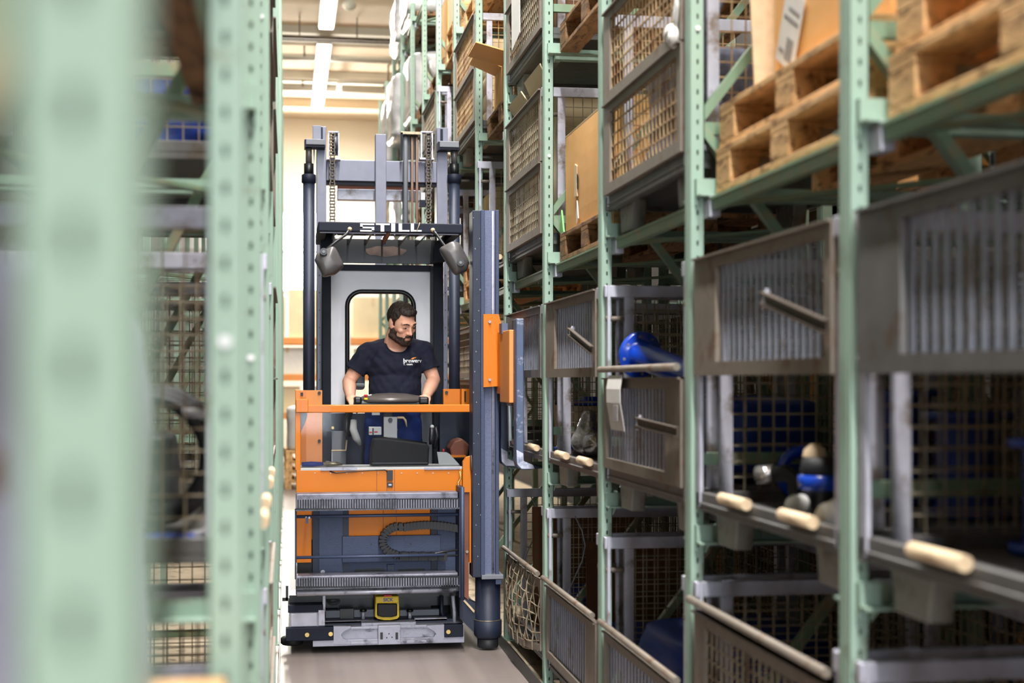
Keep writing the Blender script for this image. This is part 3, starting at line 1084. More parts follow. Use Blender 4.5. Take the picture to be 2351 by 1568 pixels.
carton((XP + 0.0, bay_y(2) + 0.03, ztop(2, 1) + 0.001), 0.74, 1.12, 0.50, 'cardboard', 'large cardboard carton with a torn hand hole on a weathered pallet', torn=True)
carton((XB + 0.02, bay_y(3) + 0.02, tier(2) + 0.14), 0.70, 1.10, 0.76, 'cream_carton', 'cream paper-lined carton filling the mesh box packed with paper',
       flaps=((-0.35, 0.0, -0.35, -0.5, 1.15, 0.2), (-0.35, 0.5, -0.35, 0.02, 0.95, 0.17)))
carton((XP - 0.06, bay_y(4) + 0.05, ztop(3, 1) + 0.001), 0.60, 0.95, 0.28, 'cardboard', 'open carton with brown flaps hanging over the pallet front, near the forklift pillar',
       flaps=((-0.3, 0.10, -0.3, -0.3, 0.25, 0.24), (-0.3, 0.42, -0.3, 0.12, 0.4, 0.2)))
for j in range(5):
    carton((XB + 0.02, bay_y(5) - 0.25, tier(3) + 0.145 + 0.125 * j), 0.68, 0.6, 0.12, 'cream_carton',
           'flat cream carton, %s of five stacked inside the rust-toned mesh box' % ('lowest', 'second', 'middle', 'fourth', 'topmost')[j], group='flat cream cartons in one stack')
carton((XP, bay_y(5), ztop(4, 1) + 0.001), 0.7, 1.1, 0.7, 'cardboard', 'orange-brown carton on a pallet in the seventh bay, fourth tier')
carton((XP, bay_y(6), ztop(4, 2) + 0.001), 0.74, 1.14, 0.7, 'cream_carton', 'big cream carton standing on two pallets high in the rack')
carton((XP - 0.05, bay_y(6) + 0.1, tier(3) + BH + 0.012), 0.6, 0.9, 0.1, 'cardboard', 'flat tan carton lying on top of a distant open mesh box')
carton((XP, bay_y(8), ztop(3, 1) + 0.001), 0.7, 1.0, 0.55, 'cardboard', 'tan carton under white film, tenth bay')
carton((XB, bay_y(0) + 0.36, tier(0) + 0.14), 0.3, 0.35, 0.26, 'brown_sheet', 'small dark carton inside the box with a sloping tan rail')
carton((XP, bay_y(7), tier(2) + 0.001), 0.7, 1.1, 0.7, 'cream_carton', 'cream carton behind the forklift mast, ninth bay')
carton((XP, bay_y(8), tier(2) + 0.001), 0.7, 1.1, 0.6, 'cardboard', 'tan carton behind the forklift mast, tenth bay')
carton((XP, bay_y(9), tier(2) + 0.001), 0.7, 1.1, 0.8, 'cream_carton', 'cream carton behind the forklift mast, eleventh bay')
carton((XP, bay_y(7), ztop(4, 1) + 0.001), 0.7, 1.05, 0.6, 'cardboard', 'tan carton on the fourth tier, ninth bay')
carton((XP, bay_y(5), ztop(2, 2) + 0.001), 0.6, 1.0, 0.5, 'cream_carton', 'cream carton on two pallets right of the mast')
carton((XB, bay_y(3), tier(3) + 0.14), 0.7, 1.1, 0.7, 'grey_board' if 'grey_board' in M else 'brown_sheet', 'grey-brown carton inside the mesh box with a white sheet')


# ------------------------------------------------------------------ film-wrapped loads
def wrapped(c, sx, sy, sz, material, label, name='wrapped_load', seed=0.0, lump=0.04, cat='wrapped load', group=None, top=0.75):
    c = Vector(c)
    m = MB()
    nu, nv = 40, 26
    vs, fs = [], []
    for j in range(nv + 1):
        v = j / nv
        for i in range(nu):
            t = 2 * pi * i / nu
            a, b = cos(t), sin(t)
            e = 0.35
            x = math.copysign(abs(a) ** e, a) * sx / 2
            y = math.copysign(abs(b) ** e, b) * sy / 2
            sh = 1.0 if v < top else max(0.0, 1 - ((v - top) / (1 - top)) ** 2.4)
            if j == 0:
                sh = 0.94
            n = noise.noise(Vector((x * 3 + seed, y * 3, v * 4)))
            n2 = noise.noise(Vector((x * 9 + seed, y * 9, v * 11)))
            k = 1 + lump * n * 2 + lump * 0.6 * n2
            z = min(1, v / top) * sz * 0.88 if v < top else sz * 0.88 + sz * 0.12 * ((v - top) / (1 - top)) ** 0.7
            vs.append((c.x + x * sh * k, c.y + y * sh * k, c.z + z * (1 + 0.25 * lump * n * (v > 0.1))))
    for j in range(nv):
        for i in range(nu):
            fs.append((j * nu + i, j * nu + (i + 1) % nu, (j + 1) * nu + (i + 1) % nu, (j + 1) * nu + i))
    fs.append(tuple(reversed(range(nu))))
    fs.append(tuple(range(nv * nu, nv * nu + nu)))
    m.add(vs, fs, True)
    return tag(m.build(name, material), label, cat, group)


wrapped((XP - 0.03, bay_y(8) + 0.1, ztop(3, 1) + 0.56), 0.72, 1.0, 0.2, 'film', 'white film hood pulled over the tan carton in the tenth bay', seed=2, name='film_hood')
wrapped((XP - 0.06, bay_y(9), ztop(3, 1) + 0.001), 0.84, 1.1, 0.85, 'film', 'white wrapped load on the third tier, eleventh bay', seed=5)
wrapped((XP - 0.06, bay_y(9), ztop(4, 1) + 0.001), 0.8, 1.1, 0.75, 'film', 'white wrapped load on the fourth tier, eleventh bay', seed=7)
wrapped((XP - 0.08, bay_y(9), ztop(5, 1) + 0.001), 0.84, 1.2, 0.85, 'film', 'pale wrapped load on the top tier, eleventh bay', seed=9)
wrapped((XP - 0.10, bay_y(10), ztop(5, 1) + 0.001), 0.84, 1.2, 0.6, 'film', 'pale wrapped load on the top tier, twelfth bay', seed=12)
wrapped((XP - 0.12, bay_y(10), ztop(4, 1) + 0.001), 0.88, 1.1, 0.8, 'film', 'white wrapped load on the fourth tier, twelfth bay', seed=15)
wrapped((XP - 0.10, bay_y(10), tier(3) + 0.001), 0.86, 1.1, 0.85, 'film', 'white wrapped load on the third tier, twelfth bay', seed=17)
wrapped((XP - 0.12, bay_y(11), tier(4) + 0.001), 0.88, 1.1, 0.9, 'film', 'white wrapped load on the fourth tier, thirteenth bay', seed=21)
wrapped((XP - 0.10, bay_y(11), tier(3) + 0.001), 0.86, 1.1, 0.9, 'cream_carton', 'cream bagged load on the third tier, thirteenth bay', seed=25)
wrapped((XP - 0.05, bay_y(10), tier(2) + 0.001), 0.76, 1.1, 0.9, 'cream_carton', 'cream bagged load on the second tier, twelfth bay', seed=28)

# ------------------------------------------------------------------ goods in the right-hand boxes
# blue flanged pipe lying across the open top of the tagged box
axis = Vector((0.28, -0.92, -0.22)).normalized()
_t = (1466 - CX) / FPX
fl = Vector((1.42, 1.42 * (C_ - _t * S_) / (S_ + _t * C_), 1.728))
root = thing('flanged_pipe', fl, 'glossy blue pipe with a round bolted flange in the tagged mesh box', 'pipe')
q = axis.to_track_quat('Z', 'Y').to_matrix()


def tube_along(c, prof, n=36):
    m = MB()
    vs, fs = [], []
    for k in range(n):
        t = 2 * pi * k / n
        for r, h in prof:
            vs.append(c + q @ Vector((r * cos(t), r * sin(t), h)))
    L = len(prof)
    for k in range(n):
        j = (k + 1) % n
        for i in range(L - 1):
            fs.append((k * L + i, j * L + i, j * L + i + 1, k * L + i + 1))
    return m.add(vs, fs, True)


tube_along(fl, [(0.05, 0.0), (0.094, 0.0), (0.097, 0.003), (0.097, 0.018), (0.094, 0.021), (0.068, 0.021), (0.06, 0.035)]).build('flange', 'blue_plastic', root)
tube_along(fl, [(0.062, 0.02), (0.056, 0.07), (0.056, 0.46), (0.06, 0.47), (0.05, 0.47), (0.048, 0.0)]).build('pipe_body', 'blue_plastic', root)
for k in range(8):
    t = 2 * pi * k / 8 + 0.2
    p = fl + q @ Vector((0.079 * cos(t), 0.079 * sin(t), -0.001))
    MB().cyl(p, p + axis * 0.0235, 0.0065, 10).build('bolt', 'bright_steel', root)
# what it rests on: a tall dark blue tub
wrapped(at_box(1, 1, 0.10, 0.22, 0.14), 0.42, 0.5, 0.33, 'dark_blue', 'dark blue bag of parts under the flanged pipe', name='parts_bag', seed=31, cat='bag')

# paper tag hung on the tagged box
pt = MB()
ty = bay_y(1) + 0.15
tz = tier(1) + 0.55
pts = []
for i in range(5):
    z = tz - 0.22 * i / 4
    pts.append((XF - 0.022 - 0.01 * sin(i * 1.1), z))
vs = []
for x, z in pts:
    vs += [(x, ty + 0.02, z), (x, ty + 0.26, z), (x - 0.002, ty + 0.02, z), (x - 0.002, ty + 0.26, z)]
fs = []
for i in range(4):
    a, b = i * 4, i * 4 + 4
    fs += [(a, a + 1, b + 1, b), (a + 2, b + 2, b + 3, a + 3), (a, b, b + 2, a + 2), (a + 1, a + 3, b + 3, b + 1)]
fs += [(0, 2, 3, 1), (16, 17, 19, 18)]
pt.add(vs, fs)
o = tag(pt.build('paper_tag', 'paper'), 'curled white paper tag hanging on the front of a mesh box', 'tag')
MB().box(XF - 0.034, XF - 0.031, ty + 0.06, ty + 0.14, tz - 0.18, tz - 0.12).build('print_block', 'print_grey', o)

# silver film bundle in the fourth bay
def blob(name, balls, material, label, cat, vox=0.012, group=None, smooth=4, disp=0.0):
    m = MB()
    for b in balls:
        if len(b) == 2:
            m.ball(b[0], b[1], 20, 14)
        else:
            m.cone_capsule(b[0], b[1], b[2], b[3], 16)
    return tag(remesh_build(m, name, material, vox, smooth, disp=disp), label, cat, group)


def evaluated_mesh(o):
    """apply an object's modifiers in a small scratch scene (quick, whatever the size of the real one)"""
    sc = bpy.data.scenes.new('scratch')
    sc.collection.objects.link(o)
    vl = sc.view_layers[0]
    vl.update()
    me2 = bpy.data.meshes.new_from_object(o.evaluated_get(vl.depsgraph))
    sc.collection.objects.unlink(o)
    bpy.data.scenes.remove(sc)
    return me2


def remesh_mesh(m, vox, smooth=3):
    me = bpy.data.meshes.new('tmp')
    me.from_pydata([tuple(p) for p in m.v], [], m.f)
    o = bpy.data.objects.new('tmp', me)
    md = o.modifiers.new('r', 'REMESH')
    md.mode = 'VOXEL'
    md.voxel_size = vox
    if smooth:
        sm = o.modifiers.new('s', 'SMOOTH')
        sm.iterations = smooth
        sm.factor = 0.5
    me2 = evaluated_mesh(o)
    bpy.data.objects.remove(o)
    bpy.data.meshes.remove(me)
    return me2


def remesh_build(m, name, material, vox, smooth=3, parent=None, disp=0.0, keep=None, thick=0.0, dfreq=8.0):
    me = remesh_mesh(m, vox, smooth)
    if disp:
        nrm = [v.normal.copy() for v in me.vertices]
        for v, nn in zip(me.vertices, nrm):
            n = noise.noise(v.co * dfreq) + 0.6 * noise.noise(v.co * dfreq * 2.7)
            v.co += nn * disp * n
    bm = bmesh.new()
    bm.from_mesh(me)
    if keep is not None:
        dead = [v for v in bm.verts if not keep(v.co)]
        bmesh.ops.delete(bm, geom=dead, context='VERTS')
        for _ in range(6):                                  # even out the cut edge
            rim = [v for v in bm.verts if v.is_boundary]
            new = {}
            for v in rim:
                nb = [e.other_vert(v).co for e in v.link_edges if e.is_boundary]
                if len(nb) == 2:
                    new[v] = v.co * 0.5 + (nb[0] + nb[1]) * 0.25
            for v, c in new.items():
                v.co = c
    if parent is not None:
        org = ORG[parent.name]
    else:
        co = [v.co for v in bm.verts]
        org = Vector(((min(c.x for c in co) + max(c.x for c in co)) / 2, (min(c.y for c in co) + max(c.y for c in co)) / 2, min(c.z for c in co)))
    bmesh.ops.translate(bm, verts=bm.verts, vec=-org)
    for f in bm.faces:
        f.smooth = True
    bm.to_mesh(me)
    bm.free()
    me.name = name
    o = bpy.data.objects.new(name, me)
    COL.objects.link(o)
    me.materials.clear()
    me.materials.append(M[material])
    if parent is not None:
        o.parent = parent
    else:
        o.location = org
    ORG[o.name] = org
    if thick:
        s = o.modifiers.new('t', 'SOLIDIFY')
        s.thickness = thick
        s.offset = -1
    return o


wrapped(at_box(2, 1, 0.22, 0.10, 0.14), 0.28, 0.56, 0.36, 'dark_blue', 'dark blue bag behind the silver film bundle', name='parts_bag', seed=33, cat='bag')

# second bay, first tier: wrapped parts on the open front edge, blue parts behind
def pos(px, py, Y):
    return W(px, py, Y)


def shelf_pt(b, k, x, y, h=0.0):
    return at_box(b, k, x, y, 0.136 + h)


def on_shelf(px, X, h=0.0, b=0, k=1):
    """point on the tray of a box at depth-into-rack X that lies in picture column px"""
    t = (px - CX) / FPX
    return Vector((X, X * (C_ - t * S_) / (S_ + t * C_), tier(k) + 0.1345 + h))


p = on_shelf(1345, 1.515, 0.014, 2)
blob('film_bundle', [(p + Vector((0.0, 0.0, 0.07)), p + Vector((0.012, -0.01, 0.19)), 0.078, 0.045), (p + Vector((0.0, 0.10, 0.045)), (0.055, 0.09, 0.045)),
                     (p + Vector((0.02, -0.10, 0.06)), (0.06, 0.10, 0.06))],
     'silver_film', 'crumpled silver film bundle on the edge of an open mesh box', 'bundle', disp=0.008, vox=0.007, smooth=2)
p = on_shelf(1826, 1.415, 0.0)
blob('wrapped_part', [(p + Vector((0, 0, 0.036)), (0.03, 0.034, 0.036)), (p + Vector((0.008, -0.02, 0.05)), (0.024, 0.03, 0.026))], 'paper',
     'small white wrapped part on the box edge, left of the blue-banded valve', 'wrapped part', disp=0.004, vox=0.006)
p = on_shelf(1903, 1.405, 0.0)
blob('wrapped_part', [(p + Vector((0, 0, 0.038)), (0.036, 0.045, 0.038)), (p + Vector((0.012, -0.03, 0.055)), (0.03, 0.036, 0.034))], 'paper',
     'small white wrapped part partly hidden behind the second upright', 'wrapped part', disp=0.004, vox=0.006)
p = on_shelf(1805, 1.52, 0.0)
root = thing('pipe_elbow', p, 'small dark pipe elbow with a silver end among the wrapped parts', 'pipe elbow')
MB().tube([p + Vector((-0.035, 0.012, 0.106)), p + Vector((-0.01, -0.02, 0.11)), p + Vector((0.01, -0.05, 0.095)), p + Vector((0.012, -0.06, 0.05)), p + Vector((0.012, -0.06, 0.0))],
          0.026, 16).build('elbow', 'black_rubber', root)
MB().tube([p + Vector((-0.075, 0.05, 0.10)), p + Vector((-0.034, 0.012, 0.106))], 0.029, 16).build('end_collar', 'silver_film', root)
p = on_shelf(1884, 1.49, 0.0)
root = thing('valve_housing', p, 'small valve housing with a blue band and a cream cap', 'valve')
MB().lathe(p, [(0.0, 0.0), (0.034, 0.0), (0.034, 0.07), (0.05, 0.085)], 20).build('lower_body', 'dark_plastic', root)
MB().lathe(p, [(0.05, 0.085), (0.064, 0.09), (0.064, 0.125), (0.05, 0.13), (0.0, 0.13)], 20).build('band', 'blue_plastic', root)
MB().lathe(p, [(0.055, 0.13), (0.058, 0.14), (0.05, 0.175), (0.0, 0.18)], 20).build('upper_body', 'black_rubber', root)
MB().lathe(p + Vector((-0.01, 0.02, 0.178)), [(0.034, 0.0), (0.03, 0.02), (0.012, 0.036), (0.0, 0.038)], 16).build('valve_cap', 'cardboard_edge', root)
p = on_shelf(1842, 1.66, 0.0)
root = thing('pipe_ring', p, 'dim blue pipe ring standing behind the valve housing', 'pipe ring')
MB().tube([p + Vector((0.075 * cos(a), 0.0, 0.092 + 0.075 * sin(a))) for a in [2 * pi * i / 28 for i in range(28)]], 0.016, 10, closed=True).build('ring', 'blue_plastic', root)
MB().tube([p + Vector((0.05 * cos(a), 0.03, 0.10 + 0.05 * sin(a))) for a in [2 * pi * i / 28 for i in range(28)]], 0.012, 8, closed=True).build('inner_ring', 'dark_blue', root)


def flanged(c, ax, r, L, material, label, group=None):
    global q
    ax = Vector(ax).normalized()
    q = ax.to_track_quat('Z', 'Y').to_matrix()
    c = Vector(c)
    rt = thing('pipe_fitting', c, label, 'pipe fitting', group)
    tube_along(c, [(r * 0.85, 0), (r * 1.5, 0), (r * 1.5, 0.02), (r, 0.02)], 24).build('flange', material, rt)
    tube_along(c, [(r, 0.02), (r, L - 0.02)], 24).build('pipe_body', material, rt)
    tube_along(c, [(r, L - 0.02), (r * 1.5, L - 0.02), (r * 1.5, L), (r * 0.85, L)], 24).build('flange', material, rt)
    return rt


flanged(shelf_pt(0, 1, 0.20, -0.05, 0.002), (0, 0, 1), 0.09, 0.30, 'dark_blue', 'upright blue pipe fitting at the rear of the open box, second bay')
flanged(shelf_pt(0, 1, 0.20, 0.42, 0.002), (0, 0, 1), 0.10, 0.36, 'dark_blue', 'short dark blue pipe fitting at the rear, beside the upright one')
flanged(shelf_pt(-1, 1, -0.02, 0.44, 0.002), (0, 0, 1), 0.07, 0.26, 'blue_plastic', 'bright blue pipe fitting beside the second upright, first bay')
flanged(shelf_pt(2, 1, 0.22, 0.51, 0.002), (0, 0, 1), 0.05, 0.42, 'blue_plastic', 'slim blue pipe fitting standing in the fourth bay box')
# fifth bay: small blue caps
for dx, dy, h, lab in ((-0.24, -0.42, 0.003, 'flat blue disc on the box edge beyond the fork tip'), (-0.06, -0.16, 0.2535, 'flat blue disc on a tan block in the box beyond the fork')):
    p = shelf_pt(3, 1, dx, dy, h)
    tag(MB().lathe(p, [(0.0, 0.0), (0.1, 0.0), (0.105, 0.008), (0.105, 0.028), (0.07, 0.032), (0.065, 0.05), (0.0, 0.05)], 24).build('blue_disc', 'blue_plastic'), lab, 'disc', 'flat blue discs')
carton(shelf_pt(3, 1, -0.06, -0.07, 0.001), 0.3, 0.5, 0.25, 'cream_carton', 'tan block-shaped carton beyond the fork in the fifth bay')
# floor boxes
wrapped(at_box(1, 0, 0.0, 0.16, 0.14), 0.62, 0.68, 0.50, 'dark_blue', 'dark blue bag filling the box that holds blue parts', name='parts_bag', seed=41, cat='bag')
flanged(at_box(1, 0, 0.05, -0.42, 0.14), (0, 0, 1), 0.1, 0.42, 'blue_plastic', 'blue pipe fitting standing in the floor box, third bay')
p = at_box(1, 0, -0.28, -0.44, 0.14)
root = thing('yellow_cap', p, 'yellow plastic cap in the floor box beside the second upright', 'cap')
MB().lathe(p, [(0.0, 0.0), (0.07, 0.0), (0.075, 0.02), (0.075, 0.14), (0.07, 0.16), (0.0, 0.16)], 24).build('cap_body', 'yellow', root)
MB().lathe(p, [(0.078, 0.0), (0.085, 0.006), (0.085, 0.02), (0.076, 0.026)], 24).build('rim', 'yellow', root)


def sheet(c, w, h, t, material, label, cat='sheet', lean=0.0, name='board_sheet'):
    """upright sheet facing the camera side, gently bowed"""
    c = Vector(c)
    m = MB()
    vs, fs = [], []
    n = 8
    for s in (0, 1):
        for i in range(n + 1):
            u = i / n
            for k in (0, 1):
                vs.append((c.x + (u - 0.5) * w, c.y + s * t + 0.03 * sin(pi * u) + lean * k, c.z + k * h))
    K = (n + 1) * 2
    for i in range(n):
        a = i * 2
        fs += [(a, a + 2, a + 3, a + 1), (K + a + 1, K + a + 3, K + a + 2, K + a), (a, K + a, K + a + 2, a + 2), (a + 1, a + 3, K + a + 3, K + a + 1)]
    fs += [(0, 1, K + 1, K), (2 * n, K + 2 * n, K + 2 * n + 1, 2 * n + 1)]
    m.add(vs, fs)
    return tag(m.build(name, material), label, cat)


sheet(at_box(3, 0, 0.0, 0.30, 0.14), 0.62, 0.70, 0.01, 'brown_sheet', 'brown board standing upright behind the bulging wire flap', lean=0.05)
sheet(at_box(2, 0, 0.05, 0.50, 0.14), 0.56, 0.62, 0.01, 'brown_sheet', 'dim brown board standing behind mesh in the fourth bay floor box', lean=0.05)
wrapped(at_box(3, 0, 0.02, -0.2, 0.14), 0.5, 0.6, 0.3, 'dark_blue', 'dark blue bag in the box with the bulging flap', name='parts_bag', seed=44, cat='bag')
wrapped(at_box(2, 0, 0.05, -0.05, 0.14), 0.6, 0.8, 0.26, 'dark_blue', 'dark blue bag low in the fourth bay floor box', name='parts_bag', seed=47, cat='bag')
for b, lab in ((2, 'thin pale blue cord hanging in the fourth bay floor box'), (3, 'thin pale blue cord hanging in the fifth bay floor box')):
    p = at_box(b, 0, -0.30, 0.48, 0.0)
    pts = [p + Vector((0.0 + 0.05 * sin(k * 0.8), -0.02 * k * 0.3, 0.90 - 0.075 * k)) for k in range(10)]
    tag(MB().tube(pts, 0.0035, 6).build('hanging_cord', 'bar_steel'), lab, 'cord')

# second tier, third bay: cable coil and rubbish in the rusty box
cc = at_box(1, 2, -0.09, -0.50, 0.0)
root = thing('cable_coil', cc + Vector((0, 0, 0.14)), 'big coil of grey cable standing inside the rusty mesh box', 'cable coil')
for k in range(14):
    rr = 0.30 + 0.025 * ((k * 7) % 5) / 2
    yo = -0.05 + 0.1 * ((k * 5) % 14) / 14
    pts = [cc + Vector((0.02 + rr * 0.86 * cos(a) + 0.01 * sin(3 * a + k), yo + 0.012 * sin(2 * a + k), 0.52 + rr * 1.0 * sin(a))) for a in [2 * pi * i / 40 for i in range(40)]]
    MB().tube(pts, 0.011, 7, closed=True).build('cable_loop', 'cable_grey', root)
blob('film_scrap', [(at_box(1, 2, -0.425, -0.52, 0.565), (0.03, 0.05, 0.034)), (at_box(1, 2, -0.42, -0.44, 0.60), (0.02, 0.07, 0.03)), (at_box(1, 2, -0.42, -0.54, 0.66), (0.02, 0.04, 0.07))],
     'paper', 'white film scrap stuck out of the upper corner of the rusty grid', 'film', disp=0.008, vox=0.006)
wrapped(at_box(1, 2, -0.02, 0.18, 0.14), 0.55, 0.72, 0.53, 'cable_grey', 'grey bundle of scrap wire inside the rusty mesh box', name='scrap_bundle', seed=52, cat='bundle', lump=0.08)
tag(MB().prism([(bay_y(1) - 0.50, tier(2) + 0.80), (bay_y(1) - 0.45, tier(2) + 0.93), (bay_y(1) - 0.41, tier(2) + 0.97), (bay_y(1) - 0.43, tier(2) + 0.78)], XB - 0.445, XB - 0.437, 'x')
    .build('green_tag', 'green_sheet'), 'bright green strip sticking out above the rusty mesh box', 'strip')
# white sheet on the third-tier box
o = tag(MB().prism([(bay_y(3) - 0.02, tier(3) + 0.28), (bay_y(3) + 0.28, tier(3) + 0.24), (bay_y(3) + 0.30, tier(3) + 0.92), (bay_y(3) + 0.0, tier(3) + 0.92)], XF - 0.018, XF - 0.0155, 'x')
        .build('paper_sheet', 'paper'), 'white paper sheet fixed to a mesh box high on the third tier', 'paper')
# paper tag on a far pallet right of the mast
tag(MB().box(XF - 0.03, XF - 0.02, bay_y(5) + 0.05, bay_y(5) + 0.35, tier(2) + 0.30, tier(2) + 0.62).build('paper_sheet', 'paper'),
    'white paper with dark curl mark between mast and right mirror', 'paper')
tag(MB().prism([(bay_y(2) + 0.50, ztop(2, 1) + 0.002), (bay_y(2) + 0.60, ztop(2, 1) + 0.01), (bay_y(2) + 0.56, ztop(2, 1) + 0.12)], XP - 0.40, XP - 0.392, 'x')
    .build('green_tag', 'green_sheet'), 'small green corner piece beside the torn carton', 'strip')

# ------------------------------------------------------------------ back-to-back row behind, seen dimly through the mesh
XR = 2.30 + 0.012 + BX + 0.05
for b in (-1, 0, 1, 2, 3):
    for k in (0, 1, 2):
        if (b + k) % 3 == 0:
            o = place(PAL['old'], None, (XR, bay_y(b), tier(k)), 0, 'dim wooden pallet in the rear rack row %s, behind the %s bay' % (TIER[k], ORD[b]), 'dim pallets in the rear row')
            carton((XR, bay_y(b), tier(k) + 0.145), 0.7, 1.1, 0.6, 'cardboard', 'dim cardboard carton in the rear rack row %s, behind the %s bay' % (TIER[k], ORD[b]), group='dim cartons in the rear row')
        else:
            o = place(BOX['both_grid'], None, (XR, bay_y(b), tier(k)), 0, 'dim steel mesh box in the rear rack row %s, behind the %s bay' % (TIER[k], ORD[b]), 'dim mesh boxes in the rear row')

# ------------------------------------------------------------------ left rack goods
XL = -0.0585 - 0.015 - BX


def lbox(kind, j, k, lab):
    """j: bay number counted from the camera"""
    y = LY0 + j * PITCH + UD + 0.018 + BY
    return place(BOX[kind], None, (XL, y, tier(k)), pi, lab, 'steel mesh boxes in the left rack'), y


lbox('open', 2, 1, 'left rack mesh box holding the black coil, first tier')
lbox('open', 3, 1, 'left rack mesh box behind the black coil, first tier')
lbox('both_grid', 3, 2, 'left rack mesh box with a blue bag, second tier')
lbox('open', 2, 0, 'left rack mesh box on the floor near the second upright')
lbox('both_grid', 3, 0, 'left rack mesh box on the floor, one bay farther')
lbox('both_grid', 4, 1, 'left rack mesh box deep in the rack, first tier')
lbox('both_grid', 4, 2, 'left rack mesh box deep in the rack, second tier')
y1 = LY0 + 1 * PITCH + UD + 0.018 + BY
y0 = LY0 + UD + 0.018 + BY
y2 = y1 + PITCH
XLP = -0.0585 - 0.02 - 0.4
place(PAL['new'], None, (XLP, y0, tier(1)), 0, 'left rack pallet under the lilac wrapped bale at the left edge')
place(PAL['old'], None, (XLP - 0.03, y1, tier(2)), 0, 'left rack pallet under a brown carton at the top left')
place(PAL['old'], None, (XLP, y1, tier(0)), 0, 'left rack pallet on the floor behind the blurred upright')
bale = wrapped((XLP + 0.035, y0 + 0.05, tier(1) + 0.145), 0.6, 0.9, 0.50, 'lilac_film', 'blurred lilac film-wrapped bale at the left edge', seed=61, name='wrapped_bale', cat='wrapped load', top=0.5)
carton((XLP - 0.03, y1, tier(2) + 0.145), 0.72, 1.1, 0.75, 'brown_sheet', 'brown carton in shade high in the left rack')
carton((XLP, y1, tier(0) + 0.145), 0.7, 1.05, 0.35, 'cream_carton', 'pale carton low in the left rack behind the blurred upright')
# black coil and hose in the left box
c1 = Vector((-0.36, y2 - 0.12, tier(1) + 0.135))
root = thing('hose_coil', c1, 'black hose coil standing in the left rack between the uprights', 'hose coil')
for k in range(6):
    rr = 0.15 + 0.012 * (k % 3)
    pts = [c1 + Vector((rr * cos(a), -0.06 + 0.028 * k, 0.196 + rr * sin(a))) for a in [2 * pi * i / 32 for i in range(32)]]
    MB().tube(pts, 0.017, 8, closed=True).build('hose_loop', 'black_rubber', root)
pts = [Vector((-0.24 + 0.05 * sin(k * 0.5), LY0 + 1.35 + 0.5 + 0.03 * k, 1.52 - 0.035 * k)) for k in range(9)]
wrapped((-0.52, y2 + 0.32, tier(1) + 0.14), 0.4, 0.4, 0.25, 'black_rubber', 'black bag beside the black hose coil', name='parts_bag', seed=66, cat='bag')
ct = c1 + Vector((0.12, -0.32, 0.0))
pts = [ct + Vector((0.14 * sin(a), 0.02 * a, 0.001 + 0.014 + 0.15 - 0.15 * cos(a))) for a in [0.25 * i for i in range(14)]]
tag(MB().tube(pts, 0.012, 8).build('white_hose', 'film'), 'white hose bent in an arc beside the black coil, left rack', 'hose')
tag(MB().box(-0.34, -0.22, y2 - 0.52, y2 - 0.44, tier(1) + 0.134, tier(1) + 0.16).build('blue_strip', 'blue_plastic', bevel=0.006), 'small bright blue block in front of the black coil', 'block')
wrapped((-0.5, LY0 + 3 * PITCH + UD + 0.018 + BY, tier(2) + 0.14), 0.5, 0.9, 0.3, 'dark_blue', 'blue bag inside the second tier left mesh box', name='parts_bag', seed=69, cat='bag')
# orange label stuck on the bale
bl = min((v.co.y for v in bale.data.vertices if 0.25 < v.co.z < 0.4 and v.co.x > 0.1)) + ORG[bale.name].y
MB().box(-0.205, -0.17, bl - 0.006, bl + 0.02, 1.552, 1.578).build('orange_label', 'rust_brown', bale)

# unseen pallets of cartons added beside the camera to block light into the racks
for kk in (0, 1, 2, 3):
    for xx, yy, lab in ((XP, bay_y(-2), 'right rack'), (XR, bay_y(-2), 'rear rack row'), (XLP, LY0 - PITCH + UD + 0.018 + BY, 'left rack')):
        if xx is XLP and kk == 1:
            continue
        place(PAL['old'], None, (xx, yy, tier(kk)), 0, 'added light-blocking pallet %s in the %s bay level with the camera' % (TIER[kk], lab), 'added light-blocking pallets beside the camera')
        carton((xx, yy, tier(kk) + 0.145), 0.74, 1.12, 0.78, 'brown_sheet', 'brown light-blocking carton %s in the %s bay level with the camera' % (TIER[kk], lab), group='added light-blocking cartons beside the camera')

# goods on the far shelf
goods = [(-0.9, 2.49, 0.7, 0.9, 'cream_carton'), (-0.28, 2.49, 0.46, 0.8, 'cardboard_edge'), (0.33, 2.49, 0.6, 0.95, 'cream_carton'), (1.7, 2.49, 0.8, 0.8, 'cream_carton'),
         (2.7, 2.49, 0.8, 0.9, 'cardboard_edge'), (-0.83, 1.76, 0.8, 0.5, 'cream_carton'), (0.0, 1.76, 0.7, 0.52, 'paper'), (0.7, 1.76, 0.5, 0.5, 'cream_carton'),
         (1.8, 1.76, 0.9, 0.5, 'cream_carton'), (2.9, 1.76, 0.9, 0.5, 'paper'), (-0.2, 1.0, 0.9, 0.5, 'cream_carton'), (0.8, 1.0, 0.6, 0.5, 'paper')]
nm = ['leftmost', 'second', 'third', 'fourth', 'fifth']
row = {2.49: 'top', 1.76: 'middle', 1.0: 'lowest'}
cnt = {}
for x, z, w, h, mm in goods:
    i = cnt.get(z, 0)
    cnt[z] = i + 1
    carton((x, 29.1, z + 0.003), w, 0.7, h, mm, 'pale carton on the far orange shelf, %s row, %s from the left' % (row[z], nm[i]), group='pale cartons on the far shelf')
